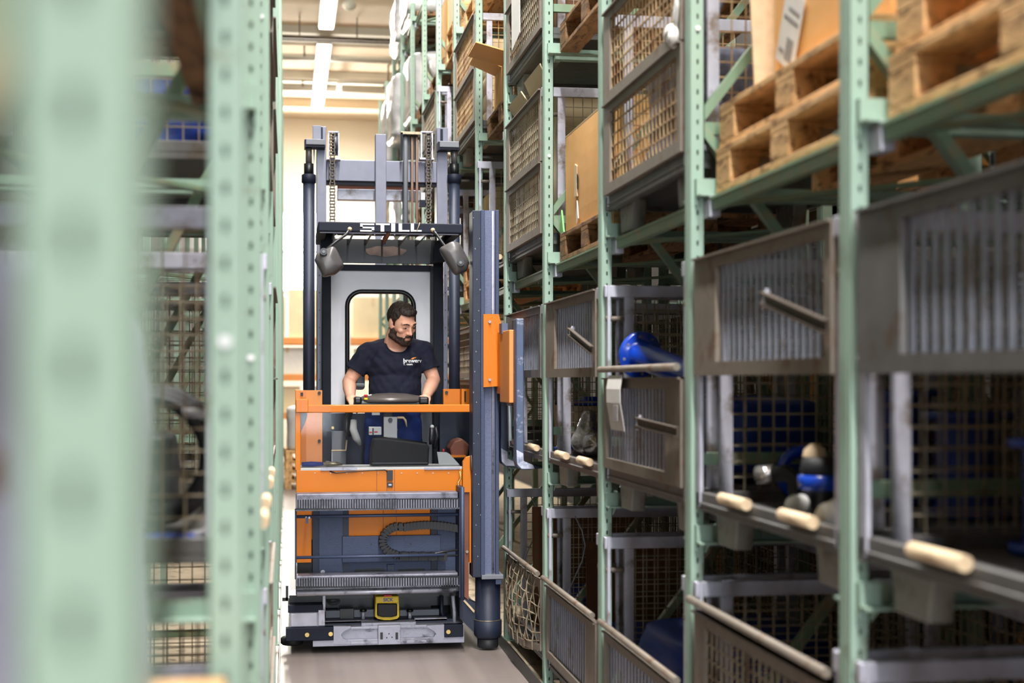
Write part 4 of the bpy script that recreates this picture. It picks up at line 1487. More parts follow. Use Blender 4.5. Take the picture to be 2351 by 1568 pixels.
# white sack and pallet stack on the floor at the end of the aisle
for k in range(4):
    place(PAL['new'], None, (0.36, 22.0, 0.0 + 0.144 * k), 0.01 * k, 'pallet %s of the stack under the white sack beyond the forklift' % ('at the bottom', 'second from the bottom', 'third from the bottom', 'on top')[k], 'stacked pallets at the aisle end')
wrapped((0.30, 22.0, 0.577), 0.62, 0.9, 0.68, 'film', 'white bulk sack on stacked pallets left of the forklift cab', seed=71, name='bulk_sack', cat='sack', lump=0.02)
# ------------------------------------------------------------------ the narrow-aisle forklift
YF = 8.5
TR = thing('forklift_truck', (0.6, 9.1, 0), 'orange and slate narrow-aisle forklift with a raised mast, facing the camera', 'forklift')


def part(mb, name, material, parent=None, bevel=0.0, label=None, stuff=False):
    return mb.build(name, material, parent or TR, bevel=bevel, label=label, stuff=stuff)


def pb(name, material, px0, px1, py0, py1, Y0, Y1, parent=None, bevel=0.0, **k):
    return part(MB().pbox(px0, px1, py0, py1, Y0, Y1), name, material, parent, bevel, **k)


def bolt_at(px, py, Y, r=0.014, material='brass', parent=None, name='bolt', d=0.012):
    p = W(px, py, Y)
    return part(MB().cyl(p, p + Vector((0, -d, 0)), r, 12), name, material, parent)


def poly_px(pts, Y):
    return [(W(x, y, Y).x, W(x, y, Y).z) for x, y in pts]


def plate(name, material, pts, Y0, Y1, parent=None, bevel=0.0):
    return part(MB().prism(poly_px(pts, Y0), Y0, Y1), name, material, parent, bevel)


# ---- chassis and bumper
pb('chassis', 'slate_dark', 668, 1062, 1372, 1470, 8.95, 10.6)
pb('axle_plate', 'black', 745, 1045, 1366, 1425, 8.9, 8.95)
bump = pb('bumper', 'bright_steel', 718, 1066, 1436, 1476, YF + 0.02, YF + 0.14, bevel=0.004)
pb('bumper_lip', 'bright_steel', 718, 1066, 1466, 1480, YF - 0.005, YF + 0.06, bump, 0.002)
pb('bumper_lip', 'bright_steel', 805, 980, 1437, 1443, YF, YF + 0.05, bump, 0.002)
pb('bumper_lip', 'bright_steel', 805, 980, 1472, 1478, YF - 0.02, YF + 0.05, bump, 0.002)
plate('end_plate', 'bright_steel', [(766, 1438), (805, 1438), (805, 1442), (788, 1450), (783, 1458), (788, 1466), (805, 1473), (805, 1479), (766, 1479)], YF - 0.012, YF + 0.02, bump)
plate('end_plate', 'bright_steel', [(1020, 1434), (1020, 1474), (980, 1476), (980, 1470), (996, 1463), (1001, 1455), (996, 1448), (980, 1440), (980, 1436)], YF - 0.012, YF + 0.02, bump)
cp = pb('centre_plate', 'bright_steel', 868, 920, 1436, 1480, YF - 0.03, YF + 0.02, bump, 0.003)
for x in (876, 911):
    pb('slot', 'black', x - 3, x + 3, 1452, 1468, YF - 0.0315, YF - 0.02, bump)
for x, y in ((888, 1464), (893, 1455), (900, 1463)):
    bolt_at(x, y, YF - 0.03, 0.004, 'black', bump, 'screw', 0.002)
pb('side_plate', 'navy', 656, 766, 1441, 1471, YF - 0.02, YF + 0.04, bevel=0.004)
pb('side_plate', 'navy', 1020, 1064, 1434, 1463, YF - 0.02, YF + 0.04, bevel=0.004)
for x, y in ((705, 1457), (759, 1455), (1029, 1450)):
    bolt_at(x, y, YF - 0.02, 0.013)
# grey box over the left guide roller
gb = pb('roller_housing', 'bright_steel', 664, 746, 1405, 1441, YF + 0.02, YF + 0.3, bevel=0.003)
pb('inset_plate', 'galvanised', 668, 728, 1408, 1438, YF + 0.008, YF + 0.02, gb, 0.002)
pb('inset_plate', 'galvanised', 731, 746, 1401, 1436, YF + 0.0, YF + 0.02, gb, 0.002)
pb('housing_top', 'navy', 661, 742, 1389, 1406, YF + 0.01, YF + 0.3, gb, 0.003)
pb('rear_block', 'black', 664, 744, 1366, 1389, YF + 0.12, YF + 0.34, gb)
pb('corner_post', 'galvanised', 741, 747, 1368, 1404, YF + 0.02, YF + 0.06, gb)
pb('latch', 'black', 648, 661, 1372, 1380, YF + 0.1, YF + 0.14, gb)
pb('latch', 'black', 656, 662, 1345, 1380, YF + 0.1, YF + 0.14, gb)
# left and right guide rollers, lying flat
cl = W(671, 1482, 8.62)
MBr = MB().lathe((cl.x, 8.66, 0.035), [(0.0, 0.0), (0.06, 0.0), (0.068, 0.008), (0.068, 0.038), (0.06, 0.046), (0.0, 0.046)], 28)
part(MBr, 'guide_roller', 'black_rubber')
part(MB().cyl((cl.x, 8.66, 0.08), (cl.x, 8.66, 0.13), 0.02, 12), 'roller_axle', 'galvanised')
# machinery inside the chassis opening
pb('cross_bar', 'galvanised', 747, 868, 1426, 1430, YF + 0.1, YF + 0.14)
pb('cross_bar', 'galvanised', 952, 1026, 1419, 1425, YF + 0.1, YF + 0.14)
pb('cross_bar', 'bright_steel', 830, 955, 1429, 1437, YF + 0.02, YF + 0.1)
pb('inner_beam', 'slate_dark', 747, 1040, 1424, 1437, YF + 0.1, YF + 0.3)
pb('inner_block', 'panel_grey', 748, 782, 1402, 1418, YF + 0.25, YF + 0.3)
pb('inner_block', 'panel_grey', 813, 868, 1400, 1418, YF + 0.25, YF + 0.3)
pb('inner_block', 'panel_grey', 918, 1008, 1400, 1413, YF + 0.25, YF + 0.3)
pb('inner_block', 'black', 781, 812, 1398, 1420, YF + 0.2, YF + 0.26)
for x in (834, 941):
    a = W(x, 1404, YF + 0.16)
    part(MB().lathe((a.x, a.y, a.z), [(0.0, 0.015), (0.018, 0.015), (0.022, 0.008), (0.02, 0.0), (0.0, 0.0)], 16), 'knob', 'black')
    part(MB().cyl((a.x, a.y, a.z - 0.045), (a.x, a.y, a.z), 0.011, 12), 'knob_stem', 'galvanised')
h = W(765, 1380, YF + 0.35)
for r in (0.02, 0.03, 0.038):
    part(MB().tube([h + Vector((r * cos(a), 0.005 * (r > 0.025), r * 0.6 * sin(a))) for a in [2 * pi * i / 20 for i in range(20)]], 0.004, 6, closed=True), 'coiled_cable', 'dark_plastic')
part(MB().tube([W(1040, 1368, YF + 0.1), W(1041, 1385, YF + 0.1), W(1043, 1402, YF + 0.1), W(1043, 1434, YF + 0.1)], 0.011, 10), 'hydraulic_pipe', 'galvanised')
part(MB().tube([W(1014, 1368, YF + 0.2), W(1014, 1405, YF + 0.2), W(1022, 1425, YF + 0.2)], 0.012, 10), 'hydraulic_pipe', 'slate_dark')

# ---- yellow safety scanner
sc0 = W(889, 1424, YF + 0.02)
SCN = part(MB().prism(poly_px([(862, 1372), (866, 1367), (911, 1367), (916, 1372), (917, 1416), (912, 1421), (896, 1424), (882, 1424), (867, 1421), (861, 1416)], YF + 0.05), YF + 0.05, YF + 0.16), 'safety_scanner', 'yellow', bevel=0.003, label='yellow safety scanner with a dark window')
part(MB().prism(poly_px([(866, 1386), (912, 1386), (912, 1414), (900, 1417), (878, 1417), (866, 1414)], YF + 0.03), YF + 0.03, YF + 0.052), 'scanner_window', 'black_gloss', SCN, 0.006)
pb('scanner_hood', 'yellow', 862, 916, 1369, 1385, YF + 0.015, YF + 0.06, SCN, 0.006)
pb('signal_lamp', 'red', 881, 900, 1366, 1370, YF + 0.01, YF + 0.05, SCN, 0.003)


def letters_px(rects, Y, name, material, parent, d=0.003):
    m = MB()
    for r in rects:
        m.pbox(r[0], r[2], r[1], r[3], Y - d, Y)
    return part(m, name, material, parent)


def text_mesh(txt, loc, size, name, material, parent, extr=0.0015, bold=0.0):
    cu = bpy.data.curves.new('tmp', 'FONT')
    cu.body, cu.size, cu.extrude, cu.offset = txt, size, extr, bold
    cu.align_x = 'CENTER'
    cu.align_y = 'CENTER'
    o = bpy.data.objects.new('tmp', cu)
    me = evaluated_mesh(o)
    bpy.data.objects.remove(o)
    org = ORG[parent.name]
    for v in me.vertices:
        x, y, z = v.co
        v.co = Vector((x, -z, y)) + Vector(loc) - org
    me.materials.clear()
    me.materials.append(M[material])
    me.name = name
    o = bpy.data.objects.new(name, me)
    COL.objects.link(o)
    o.parent = parent
    ORG[o.name] = org
    return o


text_mesh('SICK', W(891, 1377.5, YF + 0.0135), 0.028, 'lettering', 'print_blue', SCN, 0.001, 0.0006)

# ---- traverse frame: two toothed rails with bars
for y0, y1, yt0, yt1, ym in ((1132, 1147, 1146, 1168, 1150), (1319, 1326, 1326, 1347, 1330)):
    r = pb('traverse_rail', 'rail_grey', 679, 1052, y0, y1, 8.36, 8.5, bevel=0.006)
    pb('tooth_bed', 'black', 679, 1055, yt0, yt1, 8.375, 8.48, r)
    t = MB()
    for i in range(64):
        x = 680 + 374.0 * i / 64
        t.pbox(x, x + 2.7, yt0 + 1, yt1 - 1, 8.35, 8.38)
    part(t, 'rack_teeth', 'rail_grey', r, stuff=True)
    pb('lower_lip', 'worn_steel', 679, 1055, yt1, yt1 + 3, 8.35, 8.48, r)
lr = pb('bottom_rail', 'worn_steel', 679, 1055, 1350, 1362, 8.38, 8.5, bevel=0.004)
a, b = W(682, 1364, 8.36), W(1048, 1356, 8.36)
part(MB().cyl((a.x, 8.37, a.z), (b.x, 8.37, a.z), 0.014, 14), 'slide_bar', 'bright_steel', lr)
pb('frame_side', 'slate_dark', 1054, 1066, 1118, 1372, 8.36, 8.52, bevel=0.003)
pb('frame_side', 'slate_dark', 677, 681, 1168, 1330, 8.4, 8.5)
part(MB().cyl(W(1062, 1118, 8.34), W(1062, 1378, 8.34), 0.011, 10), 'slide_rod', 'slate')
# rods across
for y, x1 in ((1187, 1053), (1281, 1020)):
    a, b = W(680, y, 8.40), W(x1, y, 8.40)
    pb('cross_rod', 'slate_dark', 680, x1, y - 6, y - 1, 8.42, 8.46, bevel=0.002)
    part(MB().cyl((a.x, 8.41, a.z), (b.x, 8.41, a.z), 0.0085, 10), 'slide_rod', 'slate')
pb('sensor', 'slate', 702, 708, 1188, 1202, 8.38, 8.40)
for x in (703, 710):
    bolt_at(x, 1188, 8.40, 0.006, 'galvanised')

# ---- front body behind the traverse frame
pb('front_panel', 'orange', 680, 1062, 1077, 1134, 8.58, 8.66, bevel=0.004)
for x in (865, 888, 906):
    pb('panel_joint', 'rust_brown', x - 0.6, x + 0.6, 1078, 1132, 8.579, 8.581)
for x in (723, 759, 796, 832, 868, 922, 958, 994, 1030):
    bolt_at(x, 1086, 8.58, 0.0035, 'galvanised', None, 'screw', 0.003)
pb('socket', 'black', 889, 902, 1080, 1102, 8.56, 8.59)
pb('socket_frame', 'black', 889, 902, 1108, 1118, 8.572, 8.58)
pb('socket_pin', 'galvanised', 892, 899, 1111, 1115, 8.57, 8.574)
pb('lower_panel', 'orange', 715, 990, 1160, 1236, 8.66, 8.7)
for x in (880, 910):
    pb('panel_joint', 'rust_brown', x - 0.6, x + 0.6, 1162, 1230, 8.658, 8.661)
pb('side_panel', 'orange', 681, 715, 1168, 1292, 8.6, 8.66, bevel=0.003)
pb('column_plate', 'slate', 733, 790, 1166, 1330, 8.56, 8.66)
pb('column_flange', 'slate_dark', 718, 735, 1166, 1330, 8.58, 8.75)
pb('column_flange', 'slate_dark', 788, 801, 1166, 1330, 8.54, 8.75)
pb('column_plate', 'slate', 1005, 1054, 1166, 1330, 8.56, 8.66)
pb('column_flange', 'slate_dark', 990, 1008, 1166, 1330, 8.58, 8.75)
cpn = pb('cover_plate', 'slate', 786, 1012, 1230, 1290, 8.52, 8.56, bevel=0.003)
for x, y in ((852, 1249), (943, 1249), (1010, 1232)):
    bolt_at(x, y, 8.52, 0.005, 'black', cpn, 'screw', 0.003)
pb('lower_plate', 'slate', 788, 1008, 1288, 1330, 8.6, 8.64)
for x0, x1 in ((812, 885), (912, 978)):
    plate('slot', 'black', [(x0, 1313), (x0 + 4, 1307), (x1 - 4, 1305), (x1, 1311), (x1 - 8, 1318), (x0 + 6, 1318)], 8.597, 8.61)
lug = pb('lug', 'slate', 889, 906, 1296, 1318, 8.57, 8.6, bevel=0.002)
bolt_at(897, 1304, 8.57, 0.009, 'black', lug, 'lug_hole', 0.002)
bolt_at(741, 1313, 8.52, 0.013, 'galvanised')
pb('machine_back', 'black', 682, 1062, 1128, 1372, 8.76, 8.9)
# energy chain
path = []
for i in range(18):
    path.append((1054 - (1054 - 925) * i / 17, 1213 - 8 * math.sin(pi * i / 17 * 0.9)))
for i in range(1, 15):
    a = pi / 2 + pi * i / 15
    path.append((922 + 44 * cos(a), 1241 - 34 * sin(a)))
for i in range(6):
    path.append((916 + 22 * i, 1276 + 1.0 * i * 0.2))
m = MB()
for (x0, y0_), (x1, y1_) in zip(path, path[1:]):
    a, b = W(x0, y0_, 8.47), W(x1, y1_, 8.47)
    d = (b - a) * 0.015
    m.bar(a + d, b - d, 0.07, 0.043, (0, 0, 1) if abs(b.x - a.x) > abs(b.z - a.z) else (1, 0, 0))
    m.bar(a + d * 20, b - d * 20, 0.075, 0.047, (0, 0, 1) if abs(b.x - a.x) > abs(b.z - a.z) else (1, 0, 0))
part(m, 'energy_chain', 'black_rubber', stuff=True)
part(MB().tube([W(930, 1277, 8.45), W(980, 1275, 8.44), W(1010, 1268, 8.44), W(1054, 1262, 8.44)], 0.006, 8), 'cable', 'dark_plastic')
part(MB().tube([W(930, 1279, 8.45), W(980, 1277, 8.44), W(1015, 1276, 8.44), W(1054, 1275, 8.44)], 0.006, 8), 'cable', 'dark_plastic')

# ---- cab front frame and clear shield
YC = 8.60
pb('front_post', 'orange', 678, 690, 895, 1080, YC - 0.02, YC + 0.04, bevel=0.003)
pb('top_rail', 'orange', 684, 1086, 929, 947, YC - 0.03, YC + 0.05, bevel=0.005)
pb('rail_end', 'orange', 679, 708, 916, 947, YC - 0.035, YC + 0.03, bevel=0.004)
pb('front_post', 'orange', 1081, 1088, 938, 1060, YC - 0.02, YC + 0.04, bevel=0.003)
sh = pb('clear_shield', 'clear_sheet', 690, 1082, 946, 1076, YC + 0.0, YC + 0.006)
pb('shield_corner', 'dark_plastic', 686, 704, 948, 954, YC + 0.05, YC + 0.055)
plate('corner_gusset', 'dark_plastic', [(687, 949), (706, 949), (704, 962), (695, 983), (687, 998)], YC + 0.05, YC + 0.06)
pb('dash_ledge', 'pale_grey', 690, 1062, 1073, 1079, YC - 0.02, YC + 0.30, bevel=0.002)
pb('ledge_strip', 'bright_steel', 736, 820, 1073, 1080, YC - 0.028, YC - 0.018)
pb('ledge_strip', 'bright_steel', 974, 1056, 1073, 1078, YC - 0.028, YC - 0.018)
part(MB().tube([W(757, 1082, YC - 0.025), W(772, 1086, YC - 0.03), W(800, 1083, YC - 0.03), W(850, 1080, YC - 0.03), W(884, 1079, YC - 0.03), W(893, 1086, YC - 0.03)], 0.0035, 6), 'cable', 'black')
# cab side walls (orange sheet behind the shield)
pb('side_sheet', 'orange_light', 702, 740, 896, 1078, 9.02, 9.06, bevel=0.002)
pb('side_sheet', 'orange', 688, 703, 896, 1078, 8.95, 9.02)
pb('side_sheet', 'orange', 1018, 1062, 893, 930, 9.02, 9.06, bevel=0.002)
pb('side_sheet', 'orange', 1060, 1084, 893, 932, 8.92, 9.02)
pb('bracket_hole', 'black', 690, 696, 901, 909, 8.945, 8.952)
pb('bracket_hole', 'black', 1066, 1070, 898, 922, 8.915, 8.922)
for x, y in ((733, 902), (733, 1012), (1025, 901)):
    bolt_at(x, y, 9.02, 0.01, 'black')
part(MB().box(0.12, 1.05, 8.7, 9.9, 0.33, 0.37), 'cab_floor', 'slate_dark')
part(MB().box(0.10, 1.1, 9.6, 9.75, 0.1, 1.4), 'cab_base', 'slate_dark')
# right side of the cab behind the shield
pb('side_wall', 'slate_dark', 1010, 1090, 945, 1080, 9.3, 9.34)
pb('side_wall', 'panel_grey', 966, 992, 946, 1080, 9.56, 9.6)
sw = part(MB().prism([(W(1036, 1050, 8.95).x, W(1036, 1050, 8.95).z), (W(1072, 1050, 8.95).x, W(1050, 1050, 8.95).z), (W(1078, 1015, 8.95).x, W(1050, 1022, 8.95).z), (W(1060, 1008, 8.95).x, W(1060, 1006, 8.95).z), (W(1042, 1010, 8.95).x, W(1042, 1012, 8.95).z), (W(1032, 1026, 8.95).x, W(1032, 1030, 8.95).z)], 8.93, 9.15), 'arm_pad', 'rust_brown', bevel=0.012)
pb('pad_base', 'dark_plastic', 1032, 1082, 1026, 1052, 8.98, 9.2, bevel=0.01)
pb('orange_ledge', 'orange', 1034, 1070, 1046, 1050, 8.85, 8.95)
pb('red_knob', 'red', 1016, 1021, 1031, 1038, 8.9, 8.93, bevel=0.004)
part(MB().tube([W(1000, 980, 9.2), W(1004, 1000, 9.2), W(997, 1030, 9.2)], 0.012, 8), 'cable', 'dark_plastic')
part(MB().ball(W(992, 980, 9.1), (0.014, 0.014, 0.014), 12, 8), 'lever_ball', 'pale_grey')
part(MB().tube([W(992, 982, 9.1), W(990, 1008, 9.1), W(991, 1020, 9.1)], 0.016, 10), 'lever', 'dark_plastic')

# ---- steering console with lid
lid = MB()
cc = W(898, 917, 8.98)
L = [(0.0, 0.052), (0.09, 0.048), (0.17, 0.034), (0.205, 0.018), (0.215, 0.002), (0.2, -0.008), (0.0, -0.008)]
vs, fs = [], []
n = 36
for k in range(n):
    t = 2 * pi * k / n
    for r, hgt in L:
        vs.append((cc.x + r * cos(t) * 1.02, cc.y + r * sin(t) * 0.75, cc.z - 0.01 + hgt))
for k in range(n):
    j = (k + 1) % n
    for i in range(len(L) - 1):
        fs.append((k * len(L) + i, j * len(L) + i, j * len(L) + i + 1, k * len(L) + i + 1))
lid.add(vs, fs, True)
CON = part(lid, 'console_lid', 'lid_grey', label='dark rounded console lid')
pb('console_tray', 'black', 812, 985, 918, 936, 8.88, 9.12, CON, 0.02)
for x0, x1, y0 in ((813, 831, 909), (962, 985, 909)):
    pb('hand_grip', 'black', x0, x1, y0 + 2, 928, 8.86, 8.99, CON, 0.012)
bt = W(840, 911, 8.88)
part(MB().lathe((bt.x, bt.y, bt.z), [(0.0, 0.014), (0.009, 0.014), (0.012, 0.009), (0.012, 0.004), (0.006, 0.003), (0.006, -0.01)], 16), 'stop_button', 'red', CON)
part(MB().lathe((bt.x, bt.y, bt.z - 0.012), [(0.0, 0.006), (0.011, 0.006), (0.013, 0.0), (0.013, -0.006)], 16), 'button_collar', 'yellow', CON)
part(MB().cyl(W(890, 934, 9.04), (W(890, 934, 9.04).x, 9.04, 0.37), 0.03, 14), 'console_column', 'panel_grey', CON)
pb('clip_plate', 'pale_grey', 881, 912, 957, 1006, 8.93, 8.945, CON, 0.003)
bolt_at(896, 964, 8.93, 0.014, 'dark_plastic', CON, 'clip_knob', 0.01)
sb = pb('switch_box', 'pale_grey', 847, 876, 980, 999, 8.9, 8.96, CON, 0.004)
pb('red_stripe', 'red', 848, 854, 991, 994, 8.898, 8.901, sb)
pb('red_stripe', 'red', 859, 867, 990, 993, 8.898, 8.901, sb)
pb('switch_lever', 'black', 855, 858, 983, 1000, 8.89, 8.9, sb)
pb('small_plate', 'pale_grey', 854, 872, 946, 953, 8.9, 8.92, CON)
part(MB().tube([W(912, 959, 8.92), W(926, 959, 8.92), W(931, 965, 8.92), W(934, 980, 8.92)], [0.008, 0.008, 0.007, 0.004], 8), 'lever', 'cardboard_edge', CON)
pb('panel', 'panel_grey', 762, 794, 990, 1076, 9.3, 9.34)
pb('grab_rail', 'galvanised', 761, 764, 1036, 1062, 9.2, 9.22)
part(MB().tube([W(761, 1035, 9.18), W(794, 1034, 9.18), W(796, 1010, 9.18)], 0.006, 8), 'grab_rail', 'cardboard_edge')
part(MB().tube([W(804, 948, 9.15), W(796, 965, 9.12), W(795, 985, 9.1), W(802, 1000, 9.12)], 0.02, 10), 'cable_loop', 'dark_plastic')
part(MB().tube([W(812, 965, 9.0), W(811, 985, 8.98), W(818, 1005, 8.98), W(828, 1020, 9.0)], [0.02, 0.024, 0.024, 0.012], 12), 'console_arm', 'pale_grey', CON)
bolt_at(764, 982, 9.28, 0.009, 'brass')

# ---- cab rear wall with rounded window
YR = 9.75
xl, xr = X_at(758, YR), X_at(992, YR)
zt, zb = Z_at(620, 0.7, YR), 0.37
wx0, wx1 = X_at(797, YR), X_at(950, YR)
wz1, wz0 = Z_at(670, 0.7, YR), Z_at(985, 0.7, YR)


def rrect(x0, x1, z0, z1, r, n=8):
    out = []
    for cx_, cz_, a0 in ((x1 - r, z1 - r, 0), (x0 + r, z1 - r, pi / 2), (x0 + r, z0 + r, pi), (x1 - r, z0 + r, 3 * pi / 2)):
        for k in range(n + 1):
            a = a0 + (pi / 2) * k / n
            out.append((cx_ + r * cos(a), cz_ + r * sin(a)))
    return out


hole = rrect(wx0, wx1, wz0, wz1, 0.10)
N = len(hole)


def project_out(p):
    cx_, cz_ = (wx0 + wx1) / 2, (wz0 + wz1) / 2
    dx, dz = p[0] - cx_, p[1] - cz_
    s = 1e9
    if dx > 1e-6: s = min(s, (xr - cx_) / dx)
    if dx < -1e-6: s = min(s, (xl - cx_) / dx)
    if dz > 1e-6: s = min(s, (zt - cz_) / dz)
    if dz < -1e-6: s = min(s, (zb - cz_) / dz)
    return (cx_ + dx * s, cz_ + dz * s)


outer = [project_out(p) for p in hole]
# put the wall's own corners in
for cxz in ((xr, zt), (xl, zt), (xl, zb), (xr, zb)):
    k = min(range(N), key=lambda i: (outer[i][0] - cxz[0]) ** 2 + (outer[i][1] - cxz[1]) ** 2)
    outer[k] = cxz
m = MB()
for y in (YR, YR + 0.03):
    m.add([(p[0], y, p[1]) for p in hole] + [(p[0], y, p[1]) for p in outer], [(i, (i + 1) % N, N + (i + 1) % N, N + i) for i in range(N)])
m.add([(p[0], YR, p[1]) for p in hole] + [(p[0], YR + 0.03, p[1]) for p in hole], [(i, (i + 1) % N, N + (i + 1) % N, N + i) for i in range(N)])
RW = part(m, 'cab_rear_wall', 'cab_grey')
part(MB().tube([(p[0], YR - 0.004, p[1]) for p in hole], 0.0155, 8, closed=True), 'window_seal', 'black', RW)
part(MB().add([(p[0], YR + 0.015, p[1]) for p in hole], [tuple(range(N))]), 'window_pane', 'clear_sheet', RW)
pb('wall_rail', 'pale_grey', 988, 992, 625, 900, YR - 0.02, YR, RW)
bolt_at(993, 709, YR - 0.01, 0.008, 'black', RW)
pb('cab_top_bar', 'navy', 745, 1008, 608, 621, YR - 0.06, YR + 0.05)
# driver's seat back edge behind the operator
pb('seat_back', 'panel_grey', 814, 838, 845, 895, 9.55, 9.66, bevel=0.02, label='grey backrest')
pb('seat_back_edge', 'pale_grey', 813, 838, 880, 888, 9.5, 9.56, bevel=0.01)
# dark posts beside the cab
pb('cab_post', 'navy', 740, 760, 596, 1078, 9.5, 9.72, bevel=0.004)
pb('cab_post', 'navy', 995, 1018, 596, 1078, 9.5, 9.72, bevel=0.004)

# ---- overhead guard
YG0, YG1 = 8.72, 9.6
gx0, gx1 = X_at(731, YG0), X_at(1062, YG0)
gz1, gz0 = Z_at(511, 0.6, YG0), Z_at(533, 0.6, YG0)
GD = part(MB().box(gx0, gx1, YG0, YG0 + 0.05, gz0, gz1), 'guard_header', 'navy', bevel=0.006, label='dark overhead guard with white lettering')
part(MB().box(gx0, gx0 + 0.05, YG0 + 0.05, YG1, gz0, gz1).box(gx1 - 0.05, gx1, YG0 + 0.05, YG1, gz0, gz1), 'guard_side', 'navy', GD)
part(MB().box(gx0 + 0.05, gx1 - 0.05, YG0 + 0.05, YG0 + 0.70, gz1 - 0.012, gz1), 'guard_roof', 'slate_dark', GD)
for i in range(7):
    x = gx0 + 0.1 + (gx1 - gx0 - 0.2) * i / 6
    part(MB().bar((x, YG0 + 0.05, gz0 + 0.02), (x, YG1, gz0 + 0.02), 0.012, 0.045), 'guard_slat', 'dark_plastic', GD)
part(MB().box(gx0 + 0.01, gx1 - 0.02, YG0 + 0.045, YG0 + 0.055, gz0 - 0.006, gz0 + 0.002), 'lower_lip', 'bright_steel', GD)
for x in (773, 860, 906, 993):
    bolt_at(x, 539, YG0 + 0.06, 0.004, 'white_paint', GD, 'rivet', 0.004)
# sloping rear visor
vx0, vx1 = X_at(735, YG1), X_at(1030, YG1)
vz1, vz0 = Z_at(560, 0.6, YG1), Z_at(605, 0.6, YG1)
part(MB().box(X_at(760, YG1), X_at(1000, YG1), YG1 - 0.03, YG1, vz0, gz0 + 0.04), 'guard_visor', 'black', GD)
ov = W(885, 577, YG1 - 0.03)
m = MB()
pts = [(ov.x + 0.14 * cos(a) * (1 + 0.04 * sin(5 * a)), ov.z + 0.034 * sin(a) * (1 + 0.1 * sin(7 * a))) for a in [2 * pi * i / 40 for i in range(40)]]
part(MB().prism(pts, YG1 - 0.034, YG1 - 0.03), 'worn_patch', 'worn_brown', GD)
# side cheeks that drop from the guard to the cab posts
plate('guard_cheek', 'navy', [(735, 535), (765, 535), (762, 600), (738, 600)], 9.3, 9.55, GD)
plate('guard_cheek', 'navy', [(1000, 535), (1048, 535), (1022, 600), (996, 600)], 9.3, 9.55, GD)
# lamp cable under the header
part(MB().tube([W(893, 530, YG0 + 0.02), W(890, 540, YG0 + 0.05), W(884, 548, YG0 + 0.1), W(881, 560, YG0 + 0.12)], [0.006, 0.014, 0.016, 0.005], 10), 'lamp_socket', 'rust_brown', GD)
part(MB().ball(W(882, 556, YG0 + 0.12), (0.01, 0.01, 0.016), 10, 8), 'lamp_bulb', 'print_blue', GD)
U = lambda x: 700 + x / 6.028
V = lambda y: 490 + y / 6.028
rects = []
for r in ((765, 138, 960, 160), (765, 160, 800, 206), (765, 184, 960, 206), (925, 206, 960, 250), (765, 230, 960, 250),
          (982, 138, 1175, 160), (1048, 160, 1098, 250), (1195, 138, 1250, 250),
          (1298, 138, 1345, 250), (1345, 230, 1448, 250), (1465, 138, 1510, 250), (1510, 230, 1616, 250)):
    rects.append((U(r[0]), V(r[1]), U(r[2]), V(r[3])))
letters_px(rects, YG0, 'header_lettering', 'white_paint', GD)
part(MB().tube([W(964, 511, YG0 - 0.006), W(961, 520, YG0 - 0.006), W(957, 530, YG0 - 0.006)], 0.0025, 6), 'paint_scratch', 'cardboard_edge', GD)


# ---- mirrors
def mirror(arm, pts, label, clamp, Y):
    arms = [W(x, y, YG0 - 0.02 - 0.03 * i) for i, (x, y) in enumerate(arm)]
    MR = part(MB().tube(arms, 0.0085, 10), 'mirror_arm', 'dark_plastic', label=label)
    part(MB().ball(arms[0] + Vector((0, 0.005, 0)), (0.014, 0.02, 0.014), 12, 8), 'arm_foot', 'cardboard_edge', MR)
    front = [(W(x, y, Y).x, W(x, y, Y).z) for x, y in pts]
    cxm = sum(p[0] for p in front) / len(front)
    czm = sum(p[1] for p in front) / len(front)
    m = MB()
    vs = []
    n = len(front)
    ring = ((1.0, 0.05), (1.0, 0.02), (0.93, -0.005), (0.75, -0.022), (0.4, -0.03))
    for s, dy in ring:
        vs += [(cxm + (p[0] - cxm) * s, Y + dy, czm + (p[1] - czm) * s) for p in front]
    fs = []
    for k in range(len(ring) - 1):
        fs += [(k * n + i, k * n + (i + 1) % n, (k + 1) * n + (i + 1) % n, (k + 1) * n + i) for i in range(n)]
    fs += [tuple(range((len(ring) - 1) * n, len(ring) * n))]
    m.add(vs, fs, True)
    part(m, 'mirror_shell', 'mirror_shell', MR)
    gm = MB().add([(cxm + (p[0] - cxm) * 0.95, Y + 0.049, czm + (p[1] - czm) * 0.95) for p in front], [tuple(reversed(range(n)))])
    part(gm, 'mirror_glass', 'bright_steel', MR)
    c = W(clamp[0], clamp[1], Y - 0.03)
    part(MB().cyl(c + Vector((0, -0.015, 0)), c + Vector((0, 0.02, 0)), 0.022, 14), 'clamp', 'dark_plastic', MR)
    bolt_at(clamp[0], clamp[1], Y - 0.045, 0.009, 'panel_grey', MR)
    return MR


def round_poly(pts, k=3, r=0.22):
    out = []
    n = len(pts)
    for i in range(n):
        p0, p1, p2 = Vector(pts[i - 1] + (0,)), Vector(pts[i] + (0,)), Vector(pts[(i + 1) % n] + (0,))
        a, b = p1 + (p0 - p1) * r, p1 + (p2 - p1) * r
        for j in range(k + 1):
            t = j / k
            q_ = a * (1 - t) ** 2 + p1 * 2 * t * (1 - t) + b * t ** 2
            out.append((q_.x, q_.y))
    return out


mirror([(803, 526), (795, 538), (770, 556), (744, 577)], round_poly([(722, 598), (727, 580), (768, 562), (792, 610), (770, 630), (742, 636), (735, 620)]), 'left mirror with a dark shell', (743, 578), 8.55)
mirror([(994, 528), (1004, 540), (1018, 560), (1035, 580), (1052, 600)], round_poly([(1007, 570), (1038, 553), (1056, 556), (1079, 600), (1073, 622), (1045, 633)]), 'right mirror with a dark shell', (1057, 603), 8.55)

